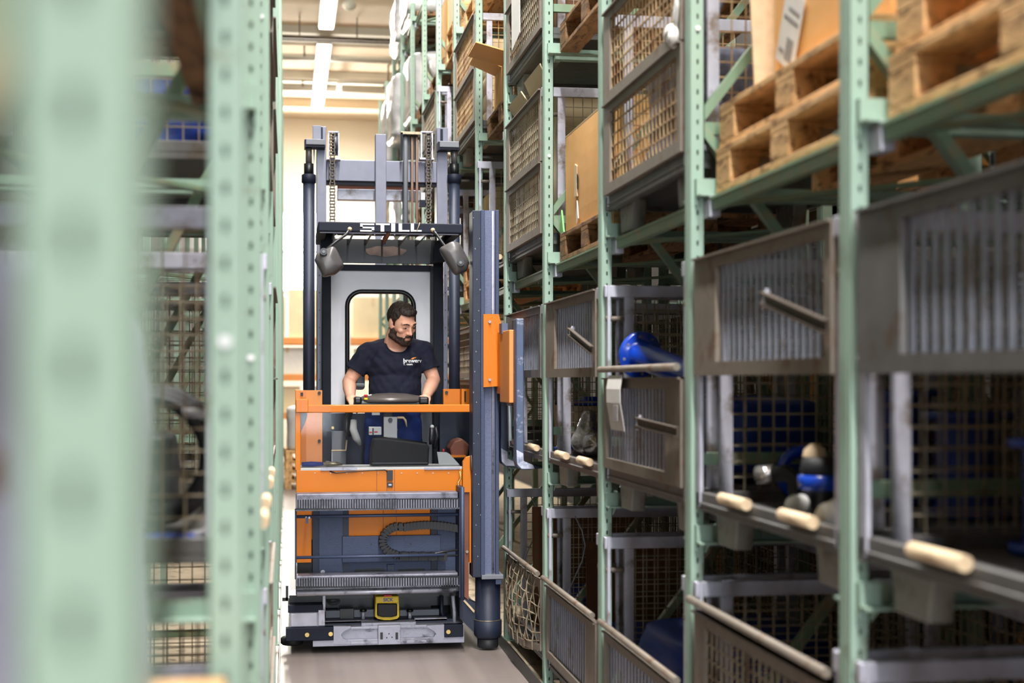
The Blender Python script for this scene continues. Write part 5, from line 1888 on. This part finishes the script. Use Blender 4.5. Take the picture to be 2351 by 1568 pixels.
# ---- mast behind the cab
YM = 10.15
MA = pb('mast_rail', 'mast_steel', 727, 749, 290, 1040, YM, YM + 0.16, bevel=0.003, label='grey mast rail')
pb('rail_lip', 'mast_steel', 718, 738, 288, 322, YM - 0.02, YM + 0.02, MA, 0.002)
pb('rail_groove', 'navy', 737, 741, 292, 326, YM - 0.022, YM - 0.01, MA)
MA2 = pb('mast_rail', 'mast_steel', 1003, 1028, 293, 1040, YM, YM + 0.16, bevel=0.003, label='grey mast rail')
pb('rail_groove', 'navy', 1011, 1017, 296, 322, YM - 0.012, YM + 0.001, MA2)
for x0, x1, y0, y1 in ((699, 747, 319, 338), (1006, 1056, 324, 344)):
    c = pb('cylinder_head', 'panel_grey', x0 + 2, x1 - 2, y0, y1 - 6, YM - 0.12, YM - 0.0, None, 0.004)
    pb('head_base', 'navy', x0, x1, y1 - 7, y1, YM - 0.11, YM - 0.0, c, 0.003)
    pb('head_side', 'navy', x0, x0 + 4, y0 + 1, y1, YM - 0.125, YM - 0.0, c)
for x, yt in ((709, 333), (1043, 340)):
    a = W(x, yt, YM - 0.06)
    z = lambda py: Z_at(py, a.x, YM - 0.06)
    P_ = lambda py: (a.x, YM - 0.06, z(py))
    c = part(MB().cyl(P_(420), (a.x, YM - 0.06, 0.4), 0.040, 20), 'lift_cylinder', 'slate_dark')
    part(MB().cyl(P_(yt), P_(378), 0.022, 16), 'piston', 'mirror_shell', c)
    part(MB().cyl(P_(376), P_(403), 0.034, 20), 'piston_guide', 'black', c)
    part(MB().lathe(P_(421), [(0.04, 0.0), (0.05, 0.004), (0.05, 0.058), (0.04, 0.064)], 20), 'collar', 'navy', c)
part(MB().cyl((X_at(721, YM), YM - 0.02, Z_at(338, 0.2, YM)), (X_at(721, YM), YM - 0.02, 0.5), 0.006, 8), 'thin_rod', 'white_paint')
part(MB().cyl((X_at(1035, YM), YM - 0.02, Z_at(344, 0.9, YM)), (X_at(1035, YM), YM - 0.02, 0.5), 0.006, 8), 'thin_rod', 'white_paint')
# inner strips that show beside the cab
for x0, x1, mm in ((729, 738, 'mast_steel'), (1019, 1026, 'mast_steel')):
    s = pb('inner_strip', mm, x0, x1, 600, 1040, 9.85, 9.95)
    for k in range(9):
        bolt_at((x0 + x1) / 2, 632 + k * 40, 9.85, 0.004, 'black', s, 'screw', 0.002)
cb = pb('cross_beam', 'mast_steel', 749, 1003, 369, 417, YM + 0.04, YM + 0.14, bevel=0.004)
pb('beam_shade_strip', 'navy', 749, 1003, 417, 425, YM + 0.06, YM + 0.14, cb)  # shade under the beam, put in as a navy strip
lb = pb('cross_beam', 'galvanised', 775, 965, 435, 460, YM + 0.2, YM + 0.28, bevel=0.004)
pb('beam_top', 'rust_brown', 775, 965, 427, 435, YM + 0.22, YM + 0.28, lb)
pb('centre_post', 'mast_steel', 862, 887, 308, 640, YM - 0.06, YM + 0.02, bevel=0.003)
# hose guide and hoses
hg = pb('hose_guide', 'chain_steel', 921, 966, 302, 308, YM - 0.1, YM + 0.02)
pb('guide_side', 'navy', 920, 925, 304, 368, YM - 0.1, YM - 0.08, hg)
pb('guide_side', 'navy', 924, 928, 424, 640, YM - 0.02, YM - 0.0, hg)
pb('guide_back', 'black', 926, 960, 312, 366, YM + 0.01, YM + 0.03, hg)
for x, r, mm in ((931, 0.017, 'panel_grey'), (946, 0.0095, 'hose_brown'), (957, 0.0095, 'hose_brown')):
    a = W(x, 316, YM - 0.05)
    part(MB().tube([(a.x, YM + 0.05, a.z - 0.03), (a.x, YM + 0.02, a.z + 0.0), (a.x, YM - 0.02, a.z + 0.012), (a.x, YM - 0.05, a.z - 0.01), (a.x, YM - 0.06, a.z - 0.06), (a.x, YM - 0.06, a.z - 1.2)], r, 10), 'hose', mm, hg)
for x0, x1 in ((753, 779), (966, 994)):
    f = pb('sheave_bracket', 'galvanised', x0, x1, 301, 304, YM - 0.06, YM + 0.02)
    pb('bracket_side', 'galvanised', x1 - 3, x1, 303, 364, YM - 0.06, YM - 0.02, f)
    pb('bracket_side', 'galvanised', x0, x0 + 3, 303, 364, YM - 0.06, YM - 0.02, f)
    pb('bracket_foot', 'galvanised', x0 - 2, x1 + 3, 362, 366, YM - 0.08, YM + 0.02, f)
    w = W((x0 + x1) / 2 + 3, 333, YM)
    part(MB().cyl((w.x - 0.02, w.y, w.z), (w.x + 0.02, w.y, w.z), 0.075, 20), 'chain_wheel', 'worn_steel', f)
for x in (763, 984):
    m = MB()
    a = W(x, 306, YM - 0.085)
    zb_ = Z_at(640, a.x, YM - 0.085)
    z = a.z
    k = 0
    while z > zb_:
        w_ = 0.0125 if k % 2 else 0.017
        for sx in (-1, 1):
            m.box(a.x + sx * w_ - 0.0035, a.x + sx * w_ + 0.0035, a.y - 0.011, a.y + 0.011, z - 0.024, z)
        m.cyl((a.x - 0.02, a.y, z - 0.003), (a.x + 0.02, a.y, z - 0.003), 0.0055, 6)
        z -= 0.0215
        k += 1
    part(m, 'lift_chain', 'drive_chain', stuff=True)
pb('hose_clip', 'pale_grey', 966, 976, 442, 460, YM - 0.04, YM)
pb('hose_clip', 'navy', 963, 978, 459, 474, YM - 0.05, YM)
# mast foot
part(MB().box(0.12, 1.08, YM - 0.05, YM + 1.3, 0.08, 1.1), 'battery_body', 'orange', bevel=0.02)
for x in (0.25, 0.95):
    part(MB().cyl((x - 0.06, 10.9, 0.15), (x + 0.06, 10.9, 0.15), 0.15, 24), 'wheel', 'black_rubber')
    part(MB().cyl((x - 0.06, 8.98, 0.12), (x + 0.06, 8.98, 0.12), 0.12, 24), 'wheel', 'black_rubber')

# ---- swing fork: pillar, bearing drum, carriage and forks
YP = 8.42
PL = pb('fork_pillar', 'pillar_grey', 1112, 1138, 483, 1326, YP + 0.03, YP + 0.1, label='slate fork pillar')
pb('pillar_flange', 'slate_dark', 1085, 1106, 483, 1326, YP + 0.0, YP + 0.16, PL, 0.004)
pb('pillar_flange', 'slate', 1104, 1113, 482, 1322, YP - 0.02, YP + 0.12, PL, 0.003)
pb('pillar_flange', 'slate', 1138, 1146, 482, 1322, YP - 0.0, YP + 0.12, PL, 0.003)
a, b = W(1133, 484, YP), W(1133, 1322, YP)
part(MB().cyl((a.x, YP + 0.022, a.z), (a.x, YP + 0.022, b.z), 0.0075, 10), 'pillar_rod', 'bright_steel', PL)
for k in range(22):
    x, y = 1087 + (k * 37) % 17, 500 + (k * 353) % 800
    p = W(x, y, YP - 0.001)
    part(MB().prism([(p.x - 0.002, p.z), (p.x - 0.0005, p.z + 0.003 + 0.004 * (k % 3) / 2), (p.x + 0.0018, p.z + 0.001), (p.x + 0.001, p.z - 0.0025 - 0.003 * (k % 2))], YP - 0.0015, YP), 'paint_chip', 'pale_grey', PL)
pb('pillar_base', 'panel_grey', 1106, 1156, 1320, 1330, YP - 0.03, YP + 0.16, PL, 0.003)
pb('base_lug', 'slate', 1138, 1152, 1330, 1342, YP - 0.02, YP + 0.03, PL, 0.003)
dc = W(1120, 1400, YP + 0.09)
zt_, zm_, zb_ = Z_at(1327, dc.x, YP), Z_at(1428, dc.x, YP), Z_at(1469, dc.x, YP)
DR = part(MB().lathe((dc.x, YP + 0.09, 0), [(0.0, zt_), (0.076, zt_), (0.076, zm_ + 0.004), (0.079, zm_), (0.084, zm_ - 0.004), (0.084, zb_ + 0.02), (0.07, zb_), (0.0, zb_)], 36), 'bearing_drum', 'slate_dark', label='round bearing drum under the fork pillar')
part(MB().tube([(dc.x + 0.0795 * cos(a), YP + 0.09 + 0.0795 * sin(a), zm_ + 0.002) for a in [2 * pi * i / 36 for i in range(36)]], 0.003, 6, closed=True), 'weld_seam', 'chain_steel', DR)
part(MB().lathe((dc.x, YP + 0.09, 0.012), [(0.0, 0.0), (0.06, 0.0), (0.064, 0.006), (0.064, zb_ - 0.016), (0.0, zb_ - 0.012)], 28), 'guide_roller', 'black_rubber', DR)
# swing arm linking traverse frame and drum
plate('swing_arm', 'slate_dark', [(1056, 1370), (1110, 1392), (1112, 1462), (1098, 1462), (1056, 1420)], 8.52, 8.62)
plate('arm_edge', 'cardboard_edge', [(1066, 1376), (1090, 1402), (1088, 1407), (1064, 1380)], 8.5, 8.521)
# orange and brown upright strips beside the pillar
ob = plate('orange_upright', 'orange', [(1063, 1060), (1070, 1050), (1080, 1047), (1088, 1052), (1088, 1292), (1078, 1292), (1078, 1130), (1063, 1130)], 8.5, 8.54)
plate('brown_plate', 'rust_brown', [(1066, 1130), (1077, 1130), (1076, 1378), (1064, 1368)], 8.52, 8.55)
for y in (1220, 1232):
    bolt_at(1084, y, 8.5, 0.008, 'black', ob, 'hole', 0.003)
bolt_at(1072, 1266, 8.52, 0.009, 'chain_steel', None, 'grease_nipple')
part(MB().tube([W(1082, 1045, 8.46), W(1083, 1075, 8.45), W(1089, 1100, 8.45), W(1092, 1116, 8.45)], 0.007, 8), 'hose', 'dark_plastic')
part(MB().tube([W(1056, 1082, 8.5), W(1058, 1098, 8.5), W(1052, 1108, 8.5), W(1054, 1124, 8.48)], 0.006, 8), 'hose_fitting', 'brass')
# orange carriage
CG = plate('fork_carriage', 'orange', [(1110, 721), (1145, 721), (1150, 740), (1155, 757), (1155, 886), (1110, 889)], YP - 0.05, YP - 0.03, PL)
for y in (739, 872):
    bolt_at(1124, y, YP - 0.05, 0.0085, 'bright_steel', PL)
cr = pb('carriage_side', 'orange', 1154, 1170, 760, 905, YP - 0.25, YP + 0.06, None, 0.004)
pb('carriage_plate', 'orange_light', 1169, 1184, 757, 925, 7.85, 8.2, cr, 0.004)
pb('carriage_block', 'fork_steel', 1152, 1166, 742, 766, 8.1, 8.2, cr)
pb('carriage_foot', 'panel_grey', 1171, 1182, 920, 932, 7.97, 8.1, cr, 0.004)
FK = None
for x0, x1, y0, y1, Yk, tip in ((1185, 1203, 731, 1048, 7.74, 1236), (1150, 1166, 900, 1042, 8.42, 1215)):
    Xa, Xb = X_at(x0, Yk), X_at(x1, Yk)
    xm = (Xa + Xb) / 2
    z1_, z0_ = Z_at(y0, xm, Yk), Z_at(y1 + 18, xm, Yk)
    th = 0.042
    Xe = Xb + (0.10 if Yk < 8 else 0.04)
    zb0 = z0_ - 0.028
    poly = [(Xa, z1_), (Xb, z1_), (Xb, z0_ + 0.02), (Xb + 0.012, z0_ + 0.005), (Xb + 0.03, z0_), (Xe, z0_ - 0.012), (Xe, z0_ - 0.024), (Xb, zb0 - 0.004), (Xa + 0.03, zb0), (Xa + 0.008, zb0 + 0.012), (Xa, zb0 + 0.04)]
    f = part(MB().prism(poly, Yk, Yk + 0.1), 'fork_arm', 'fork_steel', bevel=0.006, label='blue-grey fork arm with a scraped heel')
    poly = [(Xa + 0.002, z0_ + 0.08), (Xb - 0.004, z0_ + 0.06), (Xb - 0.002, z0_ + 0.018), (Xb + 0.05, z0_ - 0.004), (Xb + 0.06, zb0 + 0.002), (Xa + 0.03, zb0 + 0.004), (Xa + 0.006, zb0 + 0.03)]
    part(MB().prism(poly, Yk - 0.0012, Yk + 0.002), 'scraped_heel', 'scraped_steel', f)

# things lying on the dash ledge: separate from the truck
led = [o for o in bpy.data.objects if o.name.startswith('dash_ledge')][0]
ORGL = max(v.co.z for v in led.data.vertices) + ORG[led.name].z
p = W(690, 1068, YC + 0.08)
root = thing('pliers', (p.x + 0.13, YC + 0.08, ORGL), 'pliers with dark blue handles lying on the ledge inside the cab shield', 'pliers')
for k, s in enumerate((1, -1)):
    xx = lambda px: X_at(px, YC + 0.08)
    MB().tube([(xx(693), YC + 0.08 + s * 0.03, ORGL + 0.016), (xx(715), YC + 0.08 + s * 0.035, ORGL + 0.018), (xx(741), YC + 0.08 + s * 0.012, ORGL + 0.018)], [0.012, 0.014, 0.011], 10).build('handle', 'dark_blue' if k else 'print_blue', root)
    MB().tube([(xx(740), YC + 0.08 + s * 0.012, ORGL + 0.018), (xx(752), YC + 0.08 - s * 0.006, ORGL + 0.018), (xx(772), YC + 0.08 - s * 0.008, ORGL + 0.018), (xx(786), YC + 0.08 - s * 0.003, ORGL + 0.014)],
              [0.009, 0.016, 0.012, 0.005], 10).build('jaw', 'chain_steel', root)
MB().cyl((xx(752), YC + 0.08, ORGL + 0.004), (xx(752), YC + 0.08, ORGL + 0.036), 0.011, 12).build('rivet', 'bright_steel', root)
# black slanted shoulder bag on the ledge
x0, x1 = X_at(848, YC + 0.2), X_at(990, YC + 0.2)
zr = lambda py: Z_at(py, (x0 + x1) / 2, YC + 0.2)
m = MB()
prof = [(X_at(849, YC + .2), ORGL + 0.001), (X_at(982, YC + .2), ORGL + 0.001), (X_at(984, YC + .2), zr(1026)), (X_at(978, YC + .2), zr(1018)), (X_at(930, YC + .2), zr(1011)), (X_at(872, YC + .2), zr(1004)), (X_at(856, YC + .2), zr(1005)), (X_at(851, YC + .2), zr(1030))]
m.prism(prof, YC + 0.14, YC + 0.26)
bag = thing('black_bag', ((x0 + x1) / 2, YC + 0.2, ORGL), 'black slanted bag lying on the dash ledge behind the clear shield', 'bag')
m.build('bag_body', 'bag_black', bag, bevel=0.012)
prof2 = [(p_[0] * 0.98 + 0.02 * (x0 + x1) / 2, p_[1]) for p_ in prof]
MB().prism([(X_at(851, YC + .2), ORGL + 0.004), (X_at(980, YC + .2), ORGL + 0.004), (X_at(981, YC + .2), zr(1060)), (X_at(851, YC + .2), zr(1060))], YC + 0.132, YC + 0.141).build('front_pocket', 'black', bag, bevel=0.004)
MB().tube([(X_at(858, YC + .2), YC + 0.2, zr(1003)), (X_at(900, YC + .2), YC + 0.19, zr(1006)), (X_at(980, YC + .2), YC + 0.2, zr(1018))], 0.006, 8).build('piping', 'black', bag)
# grey folded card on the ledge
cx0, cx1, cx2 = X_at(1003, YC + .16), X_at(1032, YC + .16), X_at(1055, YC + .16)
zz_ = lambda py: Z_at(py, cx1, YC + .16)
m = MB()
m.prism([(cx0 + 0.012, ORGL + 0.001), (cx1 + 0.005, ORGL + 0.001), (cx1, zz_(1042)), (cx1 - 0.02, zz_(1038)), (cx0, zz_(1037))], YC + 0.15, YC + 0.156)
m.prism([(cx1 + 0.005, ORGL + 0.001), (cx2, ORGL + 0.001), (cx1, zz_(1042))], YC + 0.156, YC + 0.162)
tag(m.build('folded_card', 'pale_grey'), 'pale grey folded card standing at the right end of the dash ledge', 'card')
# ------------------------------------------------------------------ the operator
YB = 9.2
FLOOR_Z = 0.37
PR = thing('person', (W(905, 900, YB).x, YB, FLOOR_Z), 'bearded man in a navy t-shirt at the forklift console, looking down', 'person')
H = W(923, 742, 9.14)
yaw, pitch, roll = R(32), R(24), R(4)
# head axes: r to his left (picture right), f forward, u up
f0 = Vector((sin(yaw) * cos(pitch), -cos(yaw) * cos(pitch), -sin(pitch)))
r0 = Vector((cos(yaw), sin(yaw), 0))
u0 = r0.cross(f0) * -1
if u0.z < 0:
    u0 = -u0
rq = Matrix.Rotation(roll, 3, f0)
r0, u0 = rq @ r0, rq @ u0
HM = Matrix((r0, f0, u0)).transposed()          # columns r, f, u
HS = 1.04


def hp(r, f, u):
    return H + HM @ (Vector((r, f, u)) * HS)


def hball(m, c, rad, n=20):
    m.ball(hp(*c), tuple(x * HS for x in rad) if isinstance(rad, tuple) else rad * HS, n, 14, HM)


def hcap(m, a, b, ra, rb):
    m.cone_capsule(hp(*a), hp(*b), ra * HS, rb * HS, 14)


neck_b = W(909, 800, 9.24)
sh_l, sh_r = W(842, 811, 9.27), W(972, 808, 9.27)            # picture-left and picture-right shoulder joints
el_l, el_r = W(801, 876, 9.27), W(996, 872, 9.25)
wr_l, wr_r = W(805, 913, 9.04), W(978, 911, 9.04)
hand_l, hand_r = W(812, 919, 8.97), W(974, 918, 8.97)
chest, belly, hips = W(907, 838, 9.27), W(905, 895, 9.27), W(903, 955, 9.28)


def torso(m, g=0.0):
    m.ball(chest, (0.178 + g, 0.112 + g, 0.17 + g), 28, 18)
    m.ball(W(907, 826, 9.275), (0.165 + g, 0.10 + g, 0.10 + g), 28, 18)
    m.ball(belly, (0.168 + g, 0.12 + g, 0.19 + g), 28, 18)
    for s in (sh_l, sh_r):
        m.cone_capsule(Vector((neck_b.x, neck_b.y + 0.03, neck_b.z + 0.012)).lerp(s, 0.2), s, 0.058 + g, 0.056 + g, 16)
    m.ball(W(884, 832, 9.235), (0.10 + g * 0.5, 0.075 + g * 0.5, 0.09), 18, 12)
    m.ball(W(932, 832, 9.235), (0.10 + g * 0.5, 0.075 + g * 0.5, 0.09), 18, 12)


body = MB()
torso(body, -0.006)
body.ball(hips, (0.17, 0.12, 0.13), 28, 18)
for s in (-1, 1):
    hx = hips.x + s * 0.09
    knee = Vector((hips.x + s * 0.11, YB - 0.03, FLOOR_Z + 0.50))
    ank = Vector((hips.x + s * 0.12, YB + 0.05, FLOOR_Z + 0.09))
    body.cone_capsule((hx, hips.y, hips.z - 0.05), knee, 0.088, 0.056)
    body.cone_capsule(knee, ank, 0.056, 0.038)
# arms
for s, e, w in ((sh_l, el_l, wr_l), (sh_r, el_r, wr_r)):
    body.cone_capsule(s, e, 0.056, 0.043)
    d = (w - e)
    body.cone_capsule(e, e + d * 0.4, 0.043, 0.044)
    body.cone_capsule(e + d * 0.4, w, 0.044, 0.029)


def hand(m, w, h, side):
    """palm closed over the console grip: four bent fingers and a thumb; side +1 for the picture-right hand"""
    d = (h - w).normalized()
    across = Vector((side, 0, 0))
    across = (across - d * across.dot(d)).normalized()
    up = across.cross(d) * (1 if across.cross(d).z > 0 else -1)
    m.cone_capsule(w, w + d * 0.035, 0.028, 0.03)
    for i in range(4):
        o = across * (-0.031 + 0.0205 * i)
        m.cone_capsule(w + d * 0.03 + o * 0.7, w + d * 0.085 + o, 0.0165, 0.0125)
        L = (0.042, 0.047, 0.044, 0.035)[i]
        k1 = w + d * 0.088 + o
        k2 = k1 + (d * 0.8 - up * 0.6) * L
        k3 = k2 + (d * 0.05 - up) * L * 0.62
        k4 = k3 + (-d * 0.6 - up * 0.6) * L * 0.5
        m.cone_capsule(k1, k2, 0.0105, 0.0098, 10)
        m.cone_capsule(k2, k3, 0.0098, 0.009, 10)
        m.cone_capsule(k3, k4, 0.009, 0.0078, 10)
    t0 = w + d * 0.03 - across * side * side * 0.0 + across * (-0.03)
    t1 = t0 - across * 0.028 + d * 0.03 - up * 0.008
    t2 = t1 + d * 0.036 - up * 0.016 + across * 0.004
    m.cone_capsule(t0, t1, 0.016, 0.0125, 10)
    m.cone_capsule(t1, t2, 0.0125, 0.009, 10)


hand(body, wr_l, hand_l, -1)
hand(body, wr_r, hand_r, 1)
# neck and head
body.cone_capsule(neck_b + Vector((0, 0.03, -0.03)), hp(0, -0.03, -0.05), 0.066, 0.058, 18)
body.cone_capsule(neck_b + Vector((-0.05, 0.02, -0.02)), hp(-0.03, -0.03, -0.06), 0.045, 0.04, 14)
body.cone_capsule(neck_b + Vector((0.05, 0.02, -0.02)), hp(0.03, -0.03, -0.06), 0.045, 0.04, 14)
hball(body, (0, -0.018, 0.035), (0.076, 0.094, 0.086), 26)
hball(body, (0, 0.025, 0.0), (0.068, 0.066, 0.075), 24)
hball(body, (0, 0.034, -0.05), (0.058, 0.056, 0.062))
hball(body, (0, 0.04, -0.085), (0.05, 0.046, 0.036))
hball(body, (0, 0.068, -0.103), (0.027, 0.02, 0.019))
for s in (-1, 1):
    hball(body, (s * 0.042, 0.058, -0.022), (0.022, 0.022, 0.02))
    hcap(body, (s * 0.058, 0.0, -0.075), (s * 0.02, 0.07, -0.1), 0.022, 0.018)
    hcap(body, (s * 0.046, 0.072, 0.027), (s * 0.012, 0.086, 0.022), 0.0095, 0.011)
    hball(body, (s * 0.031, 0.074, 0.006), (0.017, 0.012, 0.011))
    hball(body, (s * 0.0125, 0.094, -0.034), (0.010, 0.012, 0.008))
    hball(body, (s * 0.077, -0.012, -0.002), (0.009, 0.022, 0.033))
    hball(body, (s * 0.073, 0.002, -0.022), (0.008, 0.012, 0.014))
hcap(body, (0, 0.084, 0.018), (0, 0.104, -0.026), 0.0085, 0.0115)
hball(body, (0, 0.107, -0.031), (0.013, 0.013, 0.011))
hcap(body, (-0.021, 0.083, -0.066), (0.021, 0.083, -0.066), 0.007, 0.007)
hcap(body, (-0.014, 0.086, -0.074), (0.014, 0.086, -0.074), 0.008, 0.008)
BODY = remesh_build(body, 'body', 'skin', 0.0055, 3, PR)

# eyes: lids lowered
for s in (-1, 1):
    e = MB()
    e.ball(hp(s * 0.031, 0.0805, 0.0), tuple(x * HS for x in (0.0115, 0.0055, 0.0034)), 14, 8, HM)
    E_ = e.build('eye', 'eye_white', PR)
    e = MB()
    e.ball(hp(s * 0.031 + 0.002, 0.0848, -0.0006), tuple(x * HS for x in (0.0052, 0.0022, 0.003)), 12, 8, HM)
    e.build('iris', 'black', E_)
    e = MB()
    a, b, c = hp(s * 0.017, 0.0845, 0.001), hp(s * 0.031, 0.0868, 0.0036), hp(s * 0.045, 0.077, 0.001)
    e.tube([a, b, c], [0.0012, 0.0026, 0.0012], 6)
    e.build('eyelid', 'hair', E_)
    e = MB()
    e.tube([hp(s * 0.014, 0.0955, 0.0265), hp(s * 0.03, 0.0925, 0.031), hp(s * 0.049, 0.079, 0.0245)], [0.003, 0.0042, 0.002], 8)
    e.build('eyebrow', 'hair', PR)
m = MB()
hcap(m, (-0.019, 0.0885, -0.070), (0.019, 0.0885, -0.070), 0.0038, 0.0038)
m.build('lips', 'lip', PR)

# hair, short on the sides and fuller on top
hr = MB()
hball(hr, (0, -0.020, 0.038), (0.0835, 0.1005, 0.094), 30)
hball(hr, (0, 0.016, 0.080), (0.062, 0.066, 0.046), 24)
hball(hr, (0.012, 0.046, 0.088), (0.046, 0.036, 0.026), 20)
HI = HM.transposed()


def loc(co):
    p = HI @ (co - H)
    return p / HS


def keep_hair(co):
    p = loc(co)
    r, f, u = p
    if f > 0.045:
        return u > 0.074 + 0.25 * max(0, abs(r) - 0.04)
    if f > 0.022:
        return u > 0.02 + (f - 0.022) * 1.6
    if f > 0.0:
        return u > -0.028
    if f > -0.04:
        return u > 0.032 or f < -0.03
    return u > -0.062 - 0.2 * (f + 0.04)


HAIR = remesh_build(hr, 'hair', 'hair', 0.0035, 3, PR, disp=0.004, keep=keep_hair, thick=0.006, dfreq=40)
# beard and moustache
bd = MB()
hball(bd, (0, 0.034, -0.05), (0.0605, 0.0585, 0.0645), 26)
hball(bd, (0, 0.040, -0.087), (0.0525, 0.0485, 0.0385), 24)
hball(bd, (0, 0.070, -0.105), (0.0295, 0.022, 0.0215))
for s in (-1, 1):
    hcap(bd, (s * 0.060, 0.002, -0.02), (s * 0.0555, 0.004, -0.075), 0.016, 0.0225)
    hcap(bd, (s * 0.058, 0.0, -0.076), (s * 0.02, 0.071, -0.102), 0.0240, 0.020)
    hcap(bd, (s * 0.004, 0.0935, -0.0545), (s * 0.027, 0.082, -0.063), 0.0075, 0.007)
    hcap(bd, (s * 0.028, 0.08, -0.063), (s * 0.028, 0.078, -0.09), 0.008, 0.01)
hball(bd, (0, 0.086, -0.088), (0.016, 0.008, 0.009))


def keep_beard(co):
    r, f, u = loc(co)
    if f < -0.012:
        return False
    if f < 0.022:
        return u < 0.0
    if abs(r) < 0.019 and f > 0.06 and -0.079 < u < -0.061:
        return False
    if f < 0.07:
        top = -0.012 - 0.9 * (f - 0.022)
    else:
        top = -0.047
    if abs(r) > 0.024 and f > 0.045:
        top = min(top, -0.062)
    return u < top


remesh_build(bd, 'beard', 'beard', 0.003, 4, PR, disp=0.0025, keep=keep_beard, thick=0.005, dfreq=60)

# t-shirt
ts = MB()
torso(ts, 0.014)
ts.ball(W(903, 930, 9.27), (0.178, 0.132, 0.13), 28, 18)
for s, e in ((sh_l, el_l), (sh_r, el_r)):
    ts.cone_capsule(s, s.lerp(e, 0.72), 0.067, 0.07, 18)
    ts.cone_capsule(chest.lerp(s, 0.75) + Vector((0, 0, -0.05)), s.lerp(e, 0.4), 0.07, 0.06, 16)
hem_z = W(903, 946, 9.27).z
NK = neck_b + Vector((0.006, -0.03, 0.03))


def keep_shirt(co):
    if co.z < hem_z:
        return False
    for s, e in ((sh_l, el_l), (sh_r, el_r)):
        d = (e - s)
        if (co - s).dot(d) / d.length_squared > 0.66 and abs(co.x - chest.x) > 0.17:
            return False
    d = co - NK
    if (d.x / 0.074) ** 2 + (d.y / 0.12) ** 2 + (d.z / 0.066) ** 2 < 1:
        return False
    return True


SH = remesh_build(ts, 't_shirt', 'shirt', 0.006, 4, PR, disp=0.008, keep=keep_shirt, thick=0.003, dfreq=11)
for v in SH.data.vertices:
    c = v.co + ORG[PR.name]
    if c.y < chest.y + 0.03:
        dz = chest.z + 0.06 - c.z
        for sgn in (-1, 1):
            ax = c.x - (chest.x + sgn * 0.15)
            w = math.exp(-((ax * sgn + 0.05) / 0.08) ** 2) * math.exp(-((dz - 0.03) / 0.12) ** 2)
            v.co.y -= 0.0035 * w * (1 + sin((dz * 0.8 + ax * sgn * 0.9) * 95))
        w2 = math.exp(-((c.z - hem_z - 0.06) / 0.09) ** 2)
        v.co.y -= 0.003 * w2 * (1 + sin((c.x - chest.x) * 60 + (c.z - hem_z) * 45))
# collar ribbing follows the neckline
bm = bmesh.new()
bm.from_mesh(SH.data)
edge = [v.co + ORG[PR.name] for v in bm.verts if v.is_boundary and ((v.co + ORG[PR.name]) - NK).length < 0.17]
bm.free()
edge.sort(key=lambda p: math.atan2(p.y - NK.y, p.x - NK.x))
sm = []
K = 40
for k in range(K):
    a0 = -pi + 2 * pi * k / K
    near = [p for p in edge if abs((math.atan2(p.y - NK.y, p.x - NK.x) - a0 + pi) % (2 * pi) - pi) < 0.3]
    if near:
        sm.append(sum(near, Vector()) / len(near))
if len(sm) > 8:
    MB().tube(sm, 0.006, 8, closed=True).build('collar', 'shirt', SH)


def on_front(me_verts, target, push=0.002):
    """lay flat print on the shirt front: move each point back until it meets the cloth"""
    from mathutils.bvhtree import BVHTree
    bm = bmesh.new()
    bm.from_mesh(target.data)
    tree = BVHTree.FromBMesh(bm)
    bm.free()
    org = ORG[PR.name]
    for v in me_verts:
        o = Vector((v.co.x, -2.0, v.co.z))
        hit = tree.ray_cast(o, Vector((0, 1, 0)))
        if hit[0] is not None:
            v.co.y = hit[0].y - push


sl = W(949, 828, 9.1)
tm = text_mesh('brewerv', sl, 0.036, 'chest_lettering', 'white_paint', SH, 0.0, 0.0008)
on_front(tm.data.vertices, SH)
tm = text_mesh('T. team', W(938, 836, 9.1), 0.02, 'chest_lettering', 'white_paint', SH, 0.0, 0.0004)
on_front(tm.data.vertices, SH)
a = W(951, 822, 9.1)
lm = MB()
pts = [(-0.018, -0.006), (-0.004, -0.007), (0.012, 0.0), (0.02, 0.007), (0.006, 0.007), (-0.008, 0.002)]
lm.add([(a.x + x, 9.0, a.z + z) for x, z in pts], [tuple(range(6))])
lo = lm.build('chest_logo', 'logo_orange', SH)
on_front(lo.data.vertices, SH)

# work trousers
tr = MB()
tr.ball(hips + Vector((0, 0, 0.02)), (0.186, 0.136, 0.14), 28, 18)
for s in (-1, 1):
    hx = hips.x + s * 0.09
    knee = Vector((hips.x + s * 0.11, YB - 0.03, FLOOR_Z + 0.50))
    ank = Vector((hips.x + s * 0.12, YB + 0.05, FLOOR_Z + 0.06))
    tr.cone_capsule((hx, hips.y, hips.z - 0.05), knee, 0.102, 0.076)
    tr.cone_capsule(knee, ank, 0.076, 0.07)
waist_z = W(903, 936, 9.27).z
remesh_build(tr, 'trousers', 'jeans', 0.009, 3, PR, disp=0.006, keep=lambda co: FLOOR_Z + 0.05 < co.z < waist_z, thick=0.003, dfreq=12)
for s in (-1, 1):
    x = hips.x + s * 0.12
    sho = MB()
    sho.ball((x, YB + 0.04, FLOOR_Z + 0.055), (0.046, 0.06, 0.055), 18, 12)
    sho.ball((x + s * 0.01, YB - 0.07, FLOOR_Z + 0.042), (0.046, 0.11, 0.042), 18, 12)
    sho.box(x - 0.04, x + 0.04, YB - 0.15, YB + 0.09, FLOOR_Z + 0.002, FLOOR_Z + 0.022)
    remesh_build(sho, 'shoe', 'black_rubber', 0.007, 2, PR)
